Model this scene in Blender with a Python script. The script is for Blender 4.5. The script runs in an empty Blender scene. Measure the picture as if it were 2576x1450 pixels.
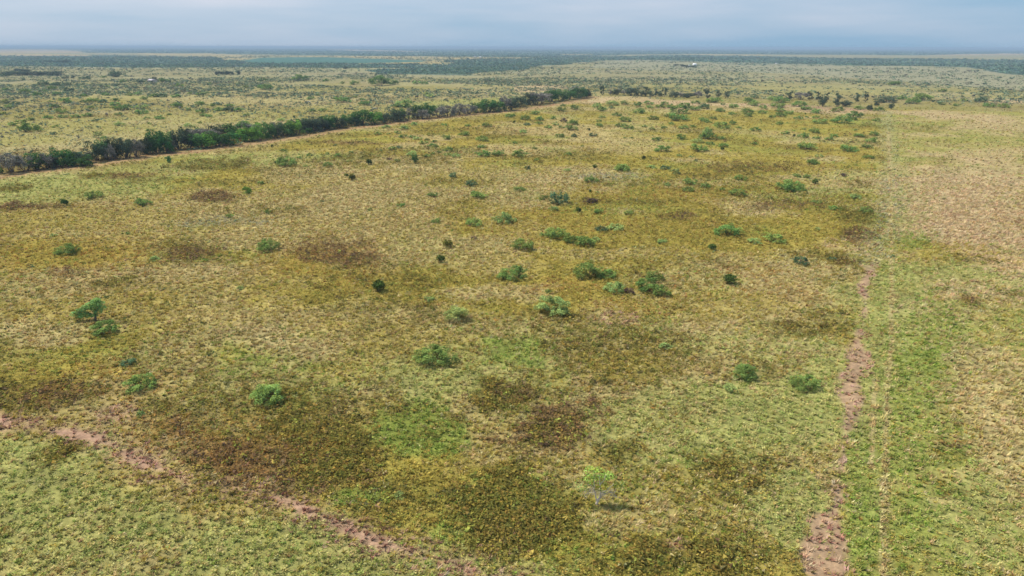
import bpy, math, random
import numpy as np
from mathutils import Matrix, Vector

R = math.radians
scene = bpy.context.scene
col = scene.collection

# ------------------------------------------------------------------ camera
CAM_H = 30.0
PITCH = 19.42          # degrees below the horizon
ROLL = 0.13
FPX = 1717.0           # focal length in 2576-pixel-wide picture units
cam_d = bpy.data.cameras.new("camera")
cam = bpy.data.objects.new("camera", cam_d)
col.objects.link(cam)
cam_d.sensor_width = 36.0
cam_d.lens = 36.0 * FPX / 2576.0
cam_d.clip_start = 0.5
cam_d.clip_end = 200000.0
cam.location = (0, 0, CAM_H)
cam.matrix_world = (Matrix.Translation((0, 0, CAM_H)) @ Matrix.Rotation(R(90 - PITCH), 4, 'X')
                    @ Matrix.Rotation(R(ROLL), 4, 'Z'))
scene.camera = cam

# ------------------------------------------------------------------ sky and sun
SUN_EL, SUN_AZ = 54.0, -62.0     # azimuth from +Y (view direction), negative = left
world = bpy.data.worlds.new("World")
scene.world = world
world.use_nodes = True
wn, wl = world.node_tree.nodes, world.node_tree.links
wn.clear()
w_out = wn.new("ShaderNodeOutputWorld")
w_bg = wn.new("ShaderNodeBackground")
sky = wn.new("ShaderNodeTexSky")
sky.sky_type = 'NISHITA'
sky.sun_disc = False
sky.sun_elevation = R(SUN_EL)
sky.sun_rotation = R(SUN_AZ)
sky.altitude = 300
sky.dust_density = 1.5
tc = wn.new("ShaderNodeTexCoord")
mp = wn.new("ShaderNodeMapping")
mp.inputs['Scale'].default_value = (1.0, 1.0, 8.0)
mp.inputs['Location'].default_value = (0.35, 0.1, 0.0)
nz = wn.new("ShaderNodeTexNoise")
nz.inputs['Scale'].default_value = 1.6
nz.inputs['Detail'].default_value = 6.0
nz.inputs['Roughness'].default_value = 0.52
rampc = wn.new("ShaderNodeValToRGB")
rampc.color_ramp.elements[0].position = 0.38
rampc.color_ramp.elements[0].color = (1.42, 2.42, 3.48, 1)      # thin blue-grey overcast
rampc.color_ramp.elements[1].position = 0.72
rampc.color_ramp.elements[1].color = (3.1, 3.4, 4.1, 1)       # paler lavender cloud
mixc = wn.new("ShaderNodeMix")
mixc.data_type = 'RGBA'
mixc.inputs[0].default_value = 0.9
wl.new(tc.outputs['Generated'], mp.inputs['Vector'])
wl.new(mp.outputs[0], nz.inputs['Vector'])
wl.new(nz.outputs['Fac'], rampc.inputs['Fac'])
wl.new(sky.outputs[0], mixc.inputs[6])
wl.new(rampc.outputs[0], mixc.inputs[7])
wl.new(mixc.outputs[2], w_bg.inputs['Color'])
w_bg.inputs['Strength'].default_value = 0.089
wl.new(w_bg.outputs[0], w_out.inputs['Surface'])

sun_d = bpy.data.lights.new("sun", 'SUN')
sun_d.energy = 3.2
sun_d.angle = R(9.0)
sun_d.color = (1.0, 0.92, 0.81)
sun = bpy.data.objects.new("sun", sun_d)
col.objects.link(sun)
sdir = Vector((math.sin(R(SUN_AZ)) * math.cos(R(SUN_EL)), math.cos(R(SUN_AZ)) * math.cos(R(SUN_EL)), math.sin(R(SUN_EL))))
sun.rotation_euler = sdir.to_track_quat('Z', 'Y').to_euler()
sun.location = sdir * 200

scene.view_settings.view_transform = 'Standard'
scene.view_settings.look = 'None'
scene.view_settings.gamma = 1.0
scene.view_settings.use_curve_mapping = False
scene.view_settings.exposure = 1.1
scene.cycles.max_bounces = 5
scene.cycles.diffuse_bounces = 2
scene.cycles.volume_bounces = 0
scene.cycles.transparent_max_bounces = 4

# ------------------------------------------------------------------ helpers
CM = cam.matrix_world.copy()
CR = CM.to_3x3()


def at(u, v):
    """ground point seen at picture position (u, v) of the 2576 x 1450 picture"""
    d = CR @ Vector(((u - 1288) / FPX, -(v - 725) / FPX, -1))
    dz = min(d.z, -0.0006)
    t = CAM_H / -dz
    return np.array((d.x * t, d.y * t))


def depth_of(p):
    q = CM.inverted() @ Vector((p[0], p[1], 0))
    return -q.z


rngT = np.random.RandomState(7)
NTAB = rngT.rand(256, 256)


def vnoise(x, y):
    xi = np.floor(x).astype(int); yi = np.floor(y).astype(int)
    fx = x - xi; fy = y - yi
    fx = fx * fx * (3 - 2 * fx); fy = fy * fy * (3 - 2 * fy)
    a = NTAB[xi & 255, yi & 255]; b = NTAB[(xi + 1) & 255, yi & 255]
    c = NTAB[xi & 255, (yi + 1) & 255]; d = NTAB[(xi + 1) & 255, (yi + 1) & 255]
    return (a * (1 - fx) + b * fx) * (1 - fy) + (c * (1 - fx) + d * fx) * fy


def fbm(x, y, s, o=4, seed=0.0, g=0.5):
    r = 0; amp = 1; tot = 0
    for k in range(o):
        r = r + amp * vnoise(x / s + 17.3 * k + seed, y / s - 9.7 * k + seed * 1.7)
        tot += amp; amp *= g; s = s * 0.5
    return r / tot


def sstep(a, b, x):
    t = np.clip((x - a) / (b - a), 0, 1)
    return t * t * (3 - 2 * t)


def lin(c):
    c = np.array(c, float) / 255.0
    return np.where(c < 0.04045, c / 12.92, ((c + 0.055) / 1.055) ** 2.4)


def mesh_np(name, V, F, mat=None, colors=None, smooth=False, parent=None, link=True):
    """V (n,3), F (m,k) -> one mesh object"""
    V = np.asarray(V, np.float32); F = np.asarray(F, np.int32)
    me = bpy.data.meshes.new(name)
    k = F.shape[1]
    me.vertices.add(len(V)); me.vertices.foreach_set("co", V.ravel())
    me.loops.add(F.size); me.loops.foreach_set("vertex_index", F.ravel())
    me.polygons.add(len(F))
    me.polygons.foreach_set("loop_start", np.arange(0, F.size, k, dtype=np.int32))
    try:
        me.polygons.foreach_set("loop_total", np.full(len(F), k, np.int32))
    except Exception:
        pass
    if smooth:
        me.polygons.foreach_set("use_smooth", np.ones(len(F), bool))
    if colors is not None:
        a = me.color_attributes.new("col", 'FLOAT_COLOR', 'POINT')
        c4 = np.ones((len(V), 4), np.float32); c4[:, :3] = colors
        a.data.foreach_set("color", c4.ravel())
    me.update(calc_edges=True)
    if mat: me.materials.append(mat)
    if not link: return me
    o = bpy.data.objects.new(name, me); col.objects.link(o)
    if parent: o.parent = parent
    return o


class MB:
    """collects quads / tris (as quads) into one mesh"""
    def __init__(s): s.V = []; s.F = []; s.n = 0

    def add(s, V, F):
        s.V.append(np.asarray(V, float)); s.F.append(np.asarray(F, int) + s.n); s.n += len(V)

    def box(s, c, sz, rz=0.0):
        x, y, z = np.array(sz) / 2.0
        P = np.array([(i * x, j * y, k * z) for k in (-1, 1) for j in (-1, 1) for i in (-1, 1)], float)
        ca, sa = math.cos(rz), math.sin(rz)
        P = np.stack((P[:, 0] * ca - P[:, 1] * sa, P[:, 0] * sa + P[:, 1] * ca, P[:, 2]), 1) + np.array(c)
        s.add(P, [(0, 2, 3, 1), (4, 5, 7, 6), (0, 1, 5, 4), (2, 6, 7, 3), (0, 4, 6, 2), (1, 3, 7, 5)])

    def tube(s, path, rad, n=6):
        path = np.asarray(path, float); m = len(path)
        V = []
        for i in range(m):
            t = path[min(i + 1, m - 1)] - path[max(i - 1, 0)]
            t /= np.linalg.norm(t) + 1e-9
            a = np.cross(t, (0.31, 0.95, 0.1)); a /= np.linalg.norm(a) + 1e-9
            b = np.cross(t, a)
            for k in range(n):
                an = 2 * math.pi * k / n
                V.append(path[i] + rad[i] * (a * math.cos(an) + b * math.sin(an)))
        F = []
        for i in range(m - 1):
            for k in range(n):
                F.append((i * n + k, i * n + (k + 1) % n, (i + 1) * n + (k + 1) % n, (i + 1) * n + k))
        s.add(V, F)

    def mesh(s, name, mat, **kw):
        return mesh_np(name, np.concatenate(s.V), np.concatenate(s.F), mat, **kw)


def tag(o, label=None, cat=None, group=None, kind=None):
    if label: o['label'] = label
    if cat: o['category'] = cat
    if group: o['group'] = group
    if kind: o['kind'] = kind
    return o


# ------------------------------------------------------------------ materials
def newmat(name):
    m = bpy.data.materials.new(name); m.use_nodes = True
    n = m.node_tree.nodes; n.clear()
    o = n.new("ShaderNodeOutputMaterial")
    return m, n, m.node_tree.links, o


def plain(name, rgb, rough=0.7, nscale=1.5, amt=0.15):
    m, n, l, o = newmat(name)
    b = n.new("ShaderNodeBsdfPrincipled"); b.inputs['Roughness'].default_value = rough
    t = n.new("ShaderNodeTexCoord"); z = n.new("ShaderNodeTexNoise")
    z.inputs['Scale'].default_value = nscale; z.inputs['Detail'].default_value = 5
    r = n.new("ShaderNodeValToRGB"); c = lin(rgb)
    r.color_ramp.elements[0].position = 0.3; r.color_ramp.elements[1].position = 0.7
    r.color_ramp.elements[0].color = (*(c * (1 - amt)), 1); r.color_ramp.elements[1].color = (*(c * (1 + amt)), 1)
    l.new(t.outputs['Object'], z.inputs['Vector']); l.new(z.outputs['Fac'], r.inputs['Fac'])
    l.new(r.outputs[0], b.inputs['Base Color']); l.new(b.outputs[0], o.inputs[0])
    return m


def foliage(name, rgb, trans=0.25, var=0.22, tip=None):
    """leaf colour x the leaf's own tint (attribute col), shifted per plant"""
    m, n, l, o = newmat(name)
    a = n.new("ShaderNodeAttribute"); a.attribute_name = "col"
    oi = n.new("ShaderNodeObjectInfo")
    mx = n.new("ShaderNodeMix"); mx.data_type = 'RGBA'; mx.blend_type = 'MULTIPLY'; mx.inputs[0].default_value = 1
    mx.inputs[6].default_value = (*lin(rgb), 1)
    l.new(a.outputs['Color'], mx.inputs[7])
    hs = n.new("ShaderNodeHueSaturation")
    mr = n.new("ShaderNodeMapRange")
    mr.inputs['To Min'].default_value = 1 - var; mr.inputs['To Max'].default_value = 1 + var
    l.new(oi.outputs['Random'], mr.inputs['Value']); l.new(mr.outputs[0], hs.inputs['Value'])
    m2 = n.new("ShaderNodeMath"); m2.operation = 'MULTIPLY'; m2.inputs[1].default_value = 7.31
    m3 = n.new("ShaderNodeMath"); m3.operation = 'FRACT'
    mr2 = n.new("ShaderNodeMapRange"); mr2.inputs['To Min'].default_value = 0.48; mr2.inputs['To Max'].default_value = 0.52
    l.new(oi.outputs['Random'], m2.inputs[0]); l.new(m2.outputs[0], m3.inputs[0]); l.new(m3.outputs[0], mr2.inputs['Value'])
    l.new(mr2.outputs[0], hs.inputs['Hue'])
    l.new(mx.outputs[2], hs.inputs['Color'])
    d = n.new("ShaderNodeBsdfDiffuse"); t = n.new("ShaderNodeBsdfTranslucent"); ms = n.new("ShaderNodeMixShader")
    ms.inputs[0].default_value = trans
    l.new(hs.outputs[0], d.inputs[0]); l.new(hs.outputs[0], t.inputs[0])
    l.new(d.outputs[0], ms.inputs[1]); l.new(t.outputs[0], ms.inputs[2]); l.new(ms.outputs[0], o.inputs[0])
    return m


def vegmat(name, trans=0.2):
    m, n, l, o = newmat(name)
    a = n.new("ShaderNodeAttribute"); a.attribute_name = "col"
    d = n.new("ShaderNodeBsdfDiffuse"); t = n.new("ShaderNodeBsdfTranslucent"); ms = n.new("ShaderNodeMixShader")
    ms.inputs[0].default_value = trans
    l.new(a.outputs[0], d.inputs[0]); l.new(a.outputs[0], t.inputs[0])
    l.new(d.outputs[0], ms.inputs[1]); l.new(t.outputs[0], ms.inputs[2]); l.new(ms.outputs[0], o.inputs[0])
    return m


def groundmat(name, cell=0.9, contrast=0.8, bump=0.12):
    m, n, l, o = newmat(name)
    a = n.new("ShaderNodeAttribute"); a.attribute_name = "col"
    t = n.new("ShaderNodeTexCoord")
    z1 = n.new("ShaderNodeTexNoise"); z1.inputs['Scale'].default_value = 2.2; z1.inputs['Detail'].default_value = 7
    z1.inputs['Roughness'].default_value = 0.68
    z2 = n.new("ShaderNodeTexNoise"); z2.inputs['Scale'].default_value = 0.22; z2.inputs['Detail'].default_value = 8
    z2.inputs['Roughness'].default_value = 0.66
    vo = n.new("ShaderNodeTexVoronoi"); vo.inputs['Scale'].default_value = cell; vo.inputs['Randomness'].default_value = 1
    wz = n.new("ShaderNodeMix"); wz.data_type = 'VECTOR'; wz.inputs[0].default_value = 0.3
    for q in (z1, z2): l.new(t.outputs['Object'], q.inputs['Vector'])
    l.new(t.outputs['Object'], wz.inputs[4]); l.new(z1.outputs['Color'], wz.inputs[5])
    l.new(wz.outputs[1], vo.inputs['Vector'])
    r1 = n.new("ShaderNodeMapRange"); r1.inputs['From Min'].default_value = 0.25; r1.inputs['From Max'].default_value = 0.75
    r1.inputs['To Min'].default_value = 1 - 0.62 * contrast; r1.inputs['To Max'].default_value = 1 + 0.62 * contrast
    r2 = n.new("ShaderNodeMapRange"); r2.inputs['From Min'].default_value = 0.28; r2.inputs['From Max'].default_value = 0.72
    r2.inputs['To Min'].default_value = 1 - 0.42 * contrast; r2.inputs['To Max'].default_value = 1 + 0.42 * contrast
    r3 = n.new("ShaderNodeMapRange"); r3.inputs['From Min'].default_value = 0.0; r3.inputs['From Max'].default_value = 0.85
    r3.inputs['To Min'].default_value = 1.2; r3.inputs['To Max'].default_value = 0.82
    l.new(z1.outputs['Fac'], r1.inputs['Value']); l.new(z2.outputs['Fac'], r2.inputs['Value']); l.new(vo.outputs['Distance'], r3.inputs['Value'])
    p1 = n.new("ShaderNodeMath"); p1.operation = 'MULTIPLY'; p2 = n.new("ShaderNodeMath"); p2.operation = 'MULTIPLY'
    l.new(r1.outputs[0], p1.inputs[0]); l.new(r2.outputs[0], p1.inputs[1]); l.new(p1.outputs[0], p2.inputs[0]); l.new(r3.outputs[0], p2.inputs[1])
    mx = n.new("ShaderNodeVectorMath"); mx.operation = 'SCALE'
    l.new(a.outputs['Color'], mx.inputs[0]); l.new(p2.outputs[0], mx.inputs['Scale'])
    d = n.new("ShaderNodeBsdfDiffuse"); l.new(mx.outputs[0], d.inputs[0])
    b = n.new("ShaderNodeBump"); b.inputs['Strength'].default_value = 0.5; b.inputs['Distance'].default_value = bump
    l.new(p2.outputs[0], b.inputs['Height']); l.new(b.outputs[0], d.inputs['Normal'])
    l.new(d.outputs[0], o.inputs[0])
    return m


M_ground = groundmat("dry_prairie_ground")
M_dirt = groundmat("reddish_dirt", cell=1.6, contrast=0.7, bump=0.12)
M_crop = groundmat("crop_rows", cell=0.2, contrast=0.35)
M_veg = vegmat("meadow_blades", 0.3)
M_scrub = vegmat("scrub_leaves", 0.15)
M_bark = plain("bark", (98, 84, 76), 0.9, 6.0, 0.3)
M_barkpale = plain("pale_bark", (214, 198, 184), 0.8, 9.0, 0.2)
M_white = plain("white_paint", (236, 238, 240), 0.5, 2.0, 0.03)
M_tin = plain("weathered_tin", (152, 142, 148), 0.45, 1.2, 0.12)
M_wood = plain("grey_boards", (150, 140, 130), 0.8, 3.0, 0.15)
M_darkdoor = plain("dark_opening", (40, 40, 42), 0.8)
M_stone = plain("pale_stone", (196, 186, 170), 0.8)
M_roofgrey = plain("grey_roof", (150, 150, 155), 0.6)
M_water = plain("trough_water", (60, 80, 85), 0.1)
F_mesq = foliage("mesquite_leaves", (118, 144, 76), 0.18)
F_pale = foliage("pale_mesquite_leaves", (150, 168, 100), 0.2)
F_dark = foliage("dark_mesquite_leaves", (90, 114, 82))
F_juni = foliage("juniper_sprays", (84, 100, 50), 0.1)
F_oliv = foliage("olive_juniper_sprays", (108, 112, 50), 0.1)
F_green = foliage("hedgerow_leaves", (78, 114, 62))
F_bright = foliage("bright_tree_leaves", (106, 148, 66))
F_sapl = foliage("fresh_green_leaves", (140, 168, 100), 0.34)
F_yell = foliage("yellowing_leaves", (168, 164, 58), 0.35)
F_lime = foliage("lime_leaves", (160, 188, 92), 0.35)
F_grey = foliage("bare_twigs", (152, 144, 136), 0.0, 0.15)
F_pgrey = foliage("pale_bare_twigs", (205, 192, 182), 0.0)
F_straw = foliage("dry_stalks", (204, 178, 124), 0.1)
F_drk = foliage("dusky_oak_leaves", (78, 92, 72))  # dark trees' own dusky grey-green leaf colour
F_purp = foliage("purple_brown_twigs", (98, 80, 74), 0.0)

# ------------------------------------------------------------------ ground cover map
CL = dict(tan=[(184, 168, 116), (166, 146, 98), (194, 180, 132)],
          olive=[(160, 146, 72), (144, 131, 60), (170, 155, 80)],
          lgreen=[(156, 158, 92), (136, 146, 78), (180, 170, 110)],
          green=[(130, 146, 66), (112, 132, 58), (150, 158, 82)],
          brush=[(118, 112, 54), (102, 100, 50), (136, 118, 58)],
          brown=[(122, 98, 64), (104, 86, 66), (134, 108, 66)],
          rust=[(158, 124, 68), (146, 108, 62), (170, 136, 72)],
          soil=[(176, 140, 118), (152, 118, 99), (190, 160, 138)],
          red=[(166, 112, 90), (150, 98, 80), (176, 128, 106)],
          grey=[(156, 154, 124), (138, 139, 114), (168, 164, 136)],
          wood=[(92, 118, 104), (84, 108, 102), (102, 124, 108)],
          pink=[(190, 166, 126), (180, 157, 117), (197, 176, 138)],
          crop=[(86, 122, 110), (82, 118, 106), (90, 126, 112)])
NAMES = list(CL)
PAL = np.array([[lin(c) for c in CL[k]] for k in NAMES]) * 0.9
PALM = PAL.mean(1)

# patches: u, v, ru, rv, rotation(deg), class, strength   (on the ground, edges broken up by noise)
PATCH = """
480 1250 560 90 12 olive .5
140 1340 420 240 0 lgreen .8
620 1400 420 120 8 lgreen .9
60 1200 190 110 0 lgreen .9
1180 1440 250 60 0 lgreen .7
150 1135 70 40 -20 brush .95
0 1050 80 40 0 soil .5
620 1080 330 130 12 brush .8
760 1180 200 70 8 brown .75
520 1130 170 60 15 brown .7
820 1130 150 90 5 brush .85
90 980 190 70 0 brush .85
110 1000 150 45 0 brown .5
290 1050 80 30 -15 soil .55
720 930 200 90 0 green .35
900 880 330 80 0 olive .5
720 900 160 60 0 green .4
1060 1090 140 90 0 green .55
1060 1080 120 70 0 brush .5
1270 1005 90 40 0 brush .85
1290 985 60 22 0 brown .7
1395 1070 125 55 -12 brown .95
1400 1080 90 34 -14 brush .6
1200 930 300 60 0 lgreen .6
1100 960 160 50 0 lgreen .75
1550 1010 140 60 0 tan .5
1250 1120 140 60 0 tan .5
1300 1290 210 120 0 brush .98
1260 1260 170 70 0 green .3
1320 1330 130 70 0 brush .9
1140 1345 60 35 0 green .6
890 1250 75 26 0 green .75
900 1245 60 20 0 brush .6
1300 890 90 45 0 green .65
1500 880 230 110 0 brush .5
1560 930 150 60 0 olive .6
1620 880 130 60 0 brush .4
1820 1160 130 80 0 brush .85
1750 1130 70 50 0 green .5
1930 1200 60 40 0 brush .6
1880 1100 160 60 0 lgreen .5
1650 1390 90 60 0 brush .95
1830 1400 130 70 0 brush .9
1700 1370 50 20 0 soil .5
1600 1300 120 60 0 tan .6
1980 1300 130 120 0 lgreen .9
1700 1060 300 110 0 lgreen .75
1950 1050 200 90 0 lgreen .9
1900 860 200 50 0 lgreen .45
2060 1000 100 130 0 lgreen .8
1560 1140 90 40 0 brush .6
850 640 130 50 5 brown .75
950 690 160 40 8 brush .4
850 650 190 70 0 rust .4
460 630 130 35 0 brush .5
480 640 80 24 0 brown .55
150 640 260 60 0 rust .45
180 690 60 16 0 brown .5
70 610 200 50 0 olive .5
300 560 400 60 0 tan .45
600 520 400 55 0 tan .6
700 600 200 30 0 tan .55
1000 540 300 80 0 tan .65
1050 470 330 60 0 tan .6
560 560 110 14 0 grey .5
1480 440 170 26 0 tan .8
1520 446 90 10 0 grey .5
60 830 170 40 0 tan .85
620 830 220 60 8 tan .6
380 700 300 40 0 tan .4
700 860 140 30 12 tan .7
1250 740 160 22 0 tan .7
1180 640 220 60 5 tan .5
1580 600 260 60 0 olive .5
300 780 300 60 0 olive .6
620 760 260 50 0 olive .4
1650 480 300 40 0 rust .35
1430 725 120 26 0 rust .55
1610 770 130 30 0 rust .6
1560 800 90 16 0 soil .4
1830 720 180 60 0 rust .4
1800 780 240 50 0 olive .5
1750 830 120 26 0 tan .4
1990 830 90 24 0 brush .55
2100 830 60 22 0 brush .8
2200 848 34 16 0 brush .95
2200 852 40 20 0 brown .5
2060 790 80 14 0 brush .5
2165 597 52 24 0 brown .95
2140 590 50 14 0 brush .6
2170 545 64 22 0 brush .85
2190 542 50 14 0 green .4
2165 468 48 16 0 brush .8
2100 655 80 16 0 brush .7
2130 662 40 10 0 brown .6
2050 430 60 12 0 olive .6
1960 520 100 16 0 brown .35
1700 545 60 8 0 brown .4
530 416 120 16 -3 brush .7
610 414 60 10 0 brown .3
230 446 70 7 -5 brush .7
330 444 60 7 -3 brown .6
340 455 90 7 -3 brush .5
30 474 60 10 0 brush .75
60 522 110 12 0 brown .7
100 500 160 40 0 olive .4
540 497 70 12 0 brown .6
160 470 300 40 -5 lgreen .8
60 455 160 26 0 lgreen .8
400 420 200 16 -6 lgreen .6
250 545 260 36 0 olive .5
1900 420 160 16 0 brown .3
1830 430 120 10 0 brush .45
900 395 120 14 0 brush .4
1150 460 100 20 0 olive .6
640 370 120 20 0 olive .4
870 360 110 8 0 brown .5
700 400 200 20 0 green .3
1320 560 500 40 0 rust .2
1600 640 200 20 0 tan .4
2210 320 70 8 0 brush .8
2200 310 110 9 0 green .5
2330 325 80 8 0 brush .5
2300 400 60 8 0 green .5
2480 565 260 110 0 pink .9
2420 480 200 60 0 pink .75
2400 600 160 60 0 pink .7
2360 290 260 10 3 pink .7
2500 320 120 16 0 pink .5
2450 390 180 16 0 pink .5
2500 430 160 14 0 lgreen .5
2330 340 90 6 0 tan .8
2380 470 80 12 0 lgreen .7
2300 520 60 60 0 lgreen .6
2400 640 170 30 8 olive .8
2450 660 100 16 8 brush .5
2300 600 60 26 0 green .5
2440 700 200 40 6 lgreen .7
2540 560 60 6 0 brown .3
2440 762 40 9 22 brown .85
2440 765 30 8 22 brush .7
2520 735 60 14 5 brush .6
2320 775 10 5 0 brush .7
2330 860 150 120 0 green .55
2290 1080 110 260 0 green .35
2300 960 110 90 0 green .5
2260 760 60 110 0 lgreen .8
2370 400 50 5 3 brush .5
2490 960 110 110 0 tan .75
2510 1150 90 160 0 tan .65
2380 1150 60 30 15 brush .6
2385 1120 40 14 25 brown .6
2380 1235 44 22 15 brush .8
2400 1290 70 40 25 tan .7
2300 1340 170 130 0 green .6
2470 1330 130 130 0 lgreen .8
2320 1150 120 130 0 green .4
2190 1000 50 300 0 lgreen .8
2170 1250 60 200 0 green .5
2060 1380 40 60 0 lgreen .6
1540 248 130 9 3 tan .8
1660 256 140 8 3 pink .9
1820 264 160 6 2 pink .9
2100 274 90 6 3 soil .6
2060 281 110 5 3 pink .8
1720 274 60 5 0 soil .4
1500 256 60 7 -8 pink .8
1960 266 90 4 2 soil .5
1740 300 280 14 0 olive .4
1300 330 200 14 0 rust .3
1900 330 300 16 0 olive .4
1580 372 140 16 0 tan .55
1800 460 160 12 0 tan .45
1300 430 200 14 0 tan .3
2080 400 60 8 0 tan .8
2090 480 80 10 0 lgreen .7
2150 740 70 40 0 lgreen .7
1270 1005 88 42 0 brush .85
1285 990 60 26 0 brown .55
1395 1070 126 50 -14 brown .9
1400 1080 90 30 -14 brush .55
850 650 90 24 4 brown .4
560 1150 120 50 12 brown .45
640 790 260 36 0 tan .3
150 930 200 30 0 olive .5
560 1120 260 90 10 rust .7
530 416 115 15 -3 brush .75
230 446 66 7 -5 brush .75
330 444 58 7 -3 brown .7
340 456 84 6 -3 brush .6
30 474 60 10 0 brush .75
60 522 100 11 0 brown .75
540 497 66 11 0 brown .6
900 395 110 12 0 brush .4
870 360 100 7 0 brown .5
2168 545 60 20 0 brush .75
2165 597 50 22 0 brown .9
1900 420 130 14 0 brush .45
1150 460 100 14 0 brush .4
1700 330 160 8 0 brush .35
1450 385 120 9 0 brush .35
1250 350 130 8 0 brush .3
700 530 130 12 0 brush .4
1600 510 180 12 0 brush .4
2040 640 70 10 0 brush .4
300 715 70 16 -6 brush .6
1030 780 200 20 0 brush .25
300 960 200 60 0 rust .5
1060 1085 118 75 0 green .75
1300 890 88 42 0 green .5
890 1250 80 24 0 green .6
2480 540 300 150 0 pink .6
700 560 700 50 0 tan .15
""".strip().split("\n")
PATCHES = []
for ln in PATCH:
    f = ln.split()
    u, v, ru, rv, ro = map(float, f[:5])
    c = at(u, v); a = R(ro)
    ax = (at(u + ru * math.cos(a), v + ru * math.sin(a)) - at(u - ru * math.cos(a), v - ru * math.sin(a))) / 2
    b0, b1 = at(u - rv * math.sin(a), v + rv * math.cos(a)), at(u + rv * math.sin(a), v - rv * math.cos(a))
    ay = (b1 - b0) / 2
    c = (b0 + b1) / 2
    M = np.linalg.inv(np.array([ax, ay]).T)
    PATCHES.append((c, M, f[5], float(f[6]), 2 * min(np.linalg.norm(ay), np.linalg.norm(ax))))


def wpoly(s):
    q = [float(t) for t in s.split()]
    return np.array([at(q[i], q[i + 1]) for i in range(0, len(q), 2)])


def inpoly(P, x, y):
    r = np.zeros(x.shape, bool)
    n = len(P); j = n - 1
    for i in range(n):
        xi, yi = P[i]; xj, yj = P[j]
        c = ((yi > y) != (yj > y)) & (x < (xj - xi) * (y - yi) / (yj - yi + 1e-12) + xi)
        r ^= c; j = i
    return r


def dist_line(P, x, y, wid=None):
    """distance to a polyline, minus local half width"""
    best = np.full(x.shape, 1e9)
    for i in range(len(P) - 1):
        a, b = P[i], P[i + 1]; d = b - a
        t = np.clip(((x - a[0]) * d[0] + (y - a[1]) * d[1]) / (d @ d), 0, 1)
        q = np.hypot(x - a[0] - t * d[0], y - a[1] - t * d[1])
        if wid is not None: q = q - (wid[i] * (1 - t) + wid[i + 1] * t)
        best = np.minimum(best, q)
    return best


HEDGE = wpoly("-260 480 0 441 82 429 150 423 240 411 337 398 375 390 475 381 550 370 644 358.5 781 338 869 323 939 316 1034 304 1119 294 1288 278.5 1388 264 1443 254 1488 245")
FARROW = wpoly("1488 245 1700 254 1860 262 2060 274 2240 276 2600 283")
PATHL = wpoly("-200 1010 0 1068 130 1085 240 1103 340 1152 480 1208 640 1240 740 1266 850 1322 950 1368 1060 1392 1150 1422 1240 1460 1400 1530")
PATHLW = [.28, .28, .28, .28, .28, .28, .3, .35, .5, .45, .35, .35, .45, .45]
TRACK = wpoly("2040 1500 2065 1440 2095 1350 2105 1250 2118 1150 2135 1060 2140 1000 2150 930 2155 890 2160 850 2167 820 2178 760 2170 720 2183 690 2190 665")
TRACKW = [.5, .55, .85, .68, .42, .33, .33, .75, .9, -.1, .25, .2, .4, .9, .5]
SWATH = wpoly("2190 660 2232 560 2238 420 2232 330 2228 280")
P_CROP = wpoly("598 153 660 146.5 729 143.6 806 144 1075 153 1060 156.5 870 159.5 640 160")
P_FAR = {
    'tan': [wpoly("870 159.7 1060 156.7 1090 151.5 1118 153 1118 161 1100 163 900 160.5"),
            wpoly("700 142.6 860 140.5 1340 145 1300 149 1100 150 806 143.3"),
            wpoly("340 135 520 134.5 640 138 640 141 560 146 520 141 380 138.5"),
            wpoly("0 134.5 260 139 200 141 0 138.5"),
            wpoly("1410 136 1500 137 1490 139 1400 138.5"),
            wpoly("1710 136.5 1920 138 1920 140.5 1760 139.5"),
            wpoly("2290 146 2576 148 2576 149.7 2300 148.5"),
            wpoly("560 148 640 146 600 152 560 153")],
    'pink': [wpoly("830 124.5 940 126 1080 130.5 1060 131.5 900 129 820 126"), wpoly("-80 124 120 124.5 190 128.5 210 133.5 0 134 -80 132"),
             wpoly("1180 148 1300 147 1300 149 1200 149.5"),
             wpoly("0 138.5 200 139 240 141 0 141"),
             wpoly("2330 138.5 2576 134 2576 138 2400 141"),
             wpoly("2440 248 2576 250 2576 262 2500 258"),
             wpoly("1290 219 1410 213 1440 222 1380 230 1300 233")],
    'grey': [wpoly("1870 168 1960 165.5 2270 167.5 2450 172 2500 181 2576 192 2700 200 2700 236 2380 214 2060 190 1860 180"),
             wpoly("1520 155 1600 151 1760 155 2100 162 2090 176 1840 180 1600 176 1480 172")],
    'lgreen': [wpoly("990 262 1080 254 1300 244 1380 243 1380 250 1260 262 1100 272 980 268")],
}
P_WOOD = [wpoly("-100 139.5 330 141 560 147 600 152.5 640 161 760 164 700 170 320 171 0 168 -100 166"),
          wpoly("640 161 870 160.7 1100 164.5 1118 162 1118 151.5 1300 149.5 1480 153.5 1530 155 1380 166 1330 176 1200 190 960 188 930 178 1050 172 700 171"),
          wpoly("1300 150 1330 143 1720 139.7 1950 142.5 2280 149.6 2700 151.3 2700 200 2576 189 2500 180 2450 171.5 2270 167 1960 165 1870 166 1740 156 1540 153"),
          wpoly("-200 122.3 2800 127 2800 135.5 2260 139.5 1700 136.5 1290 145.5 1000 141.5 640 137.8 200 133.5 210 126 -200 123.2"),
          ]


def region_left(x, y):
    """1 beyond the hedgerow / far tree row"""
    P = np.vstack([HEDGE, FARROW, [[6000, FARROW[-1][1]]], [[60000, 90000], [-90000, 90000], [-90000, HEDGE[0][1]]]])
    return inpoly(P, x, y)


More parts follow.
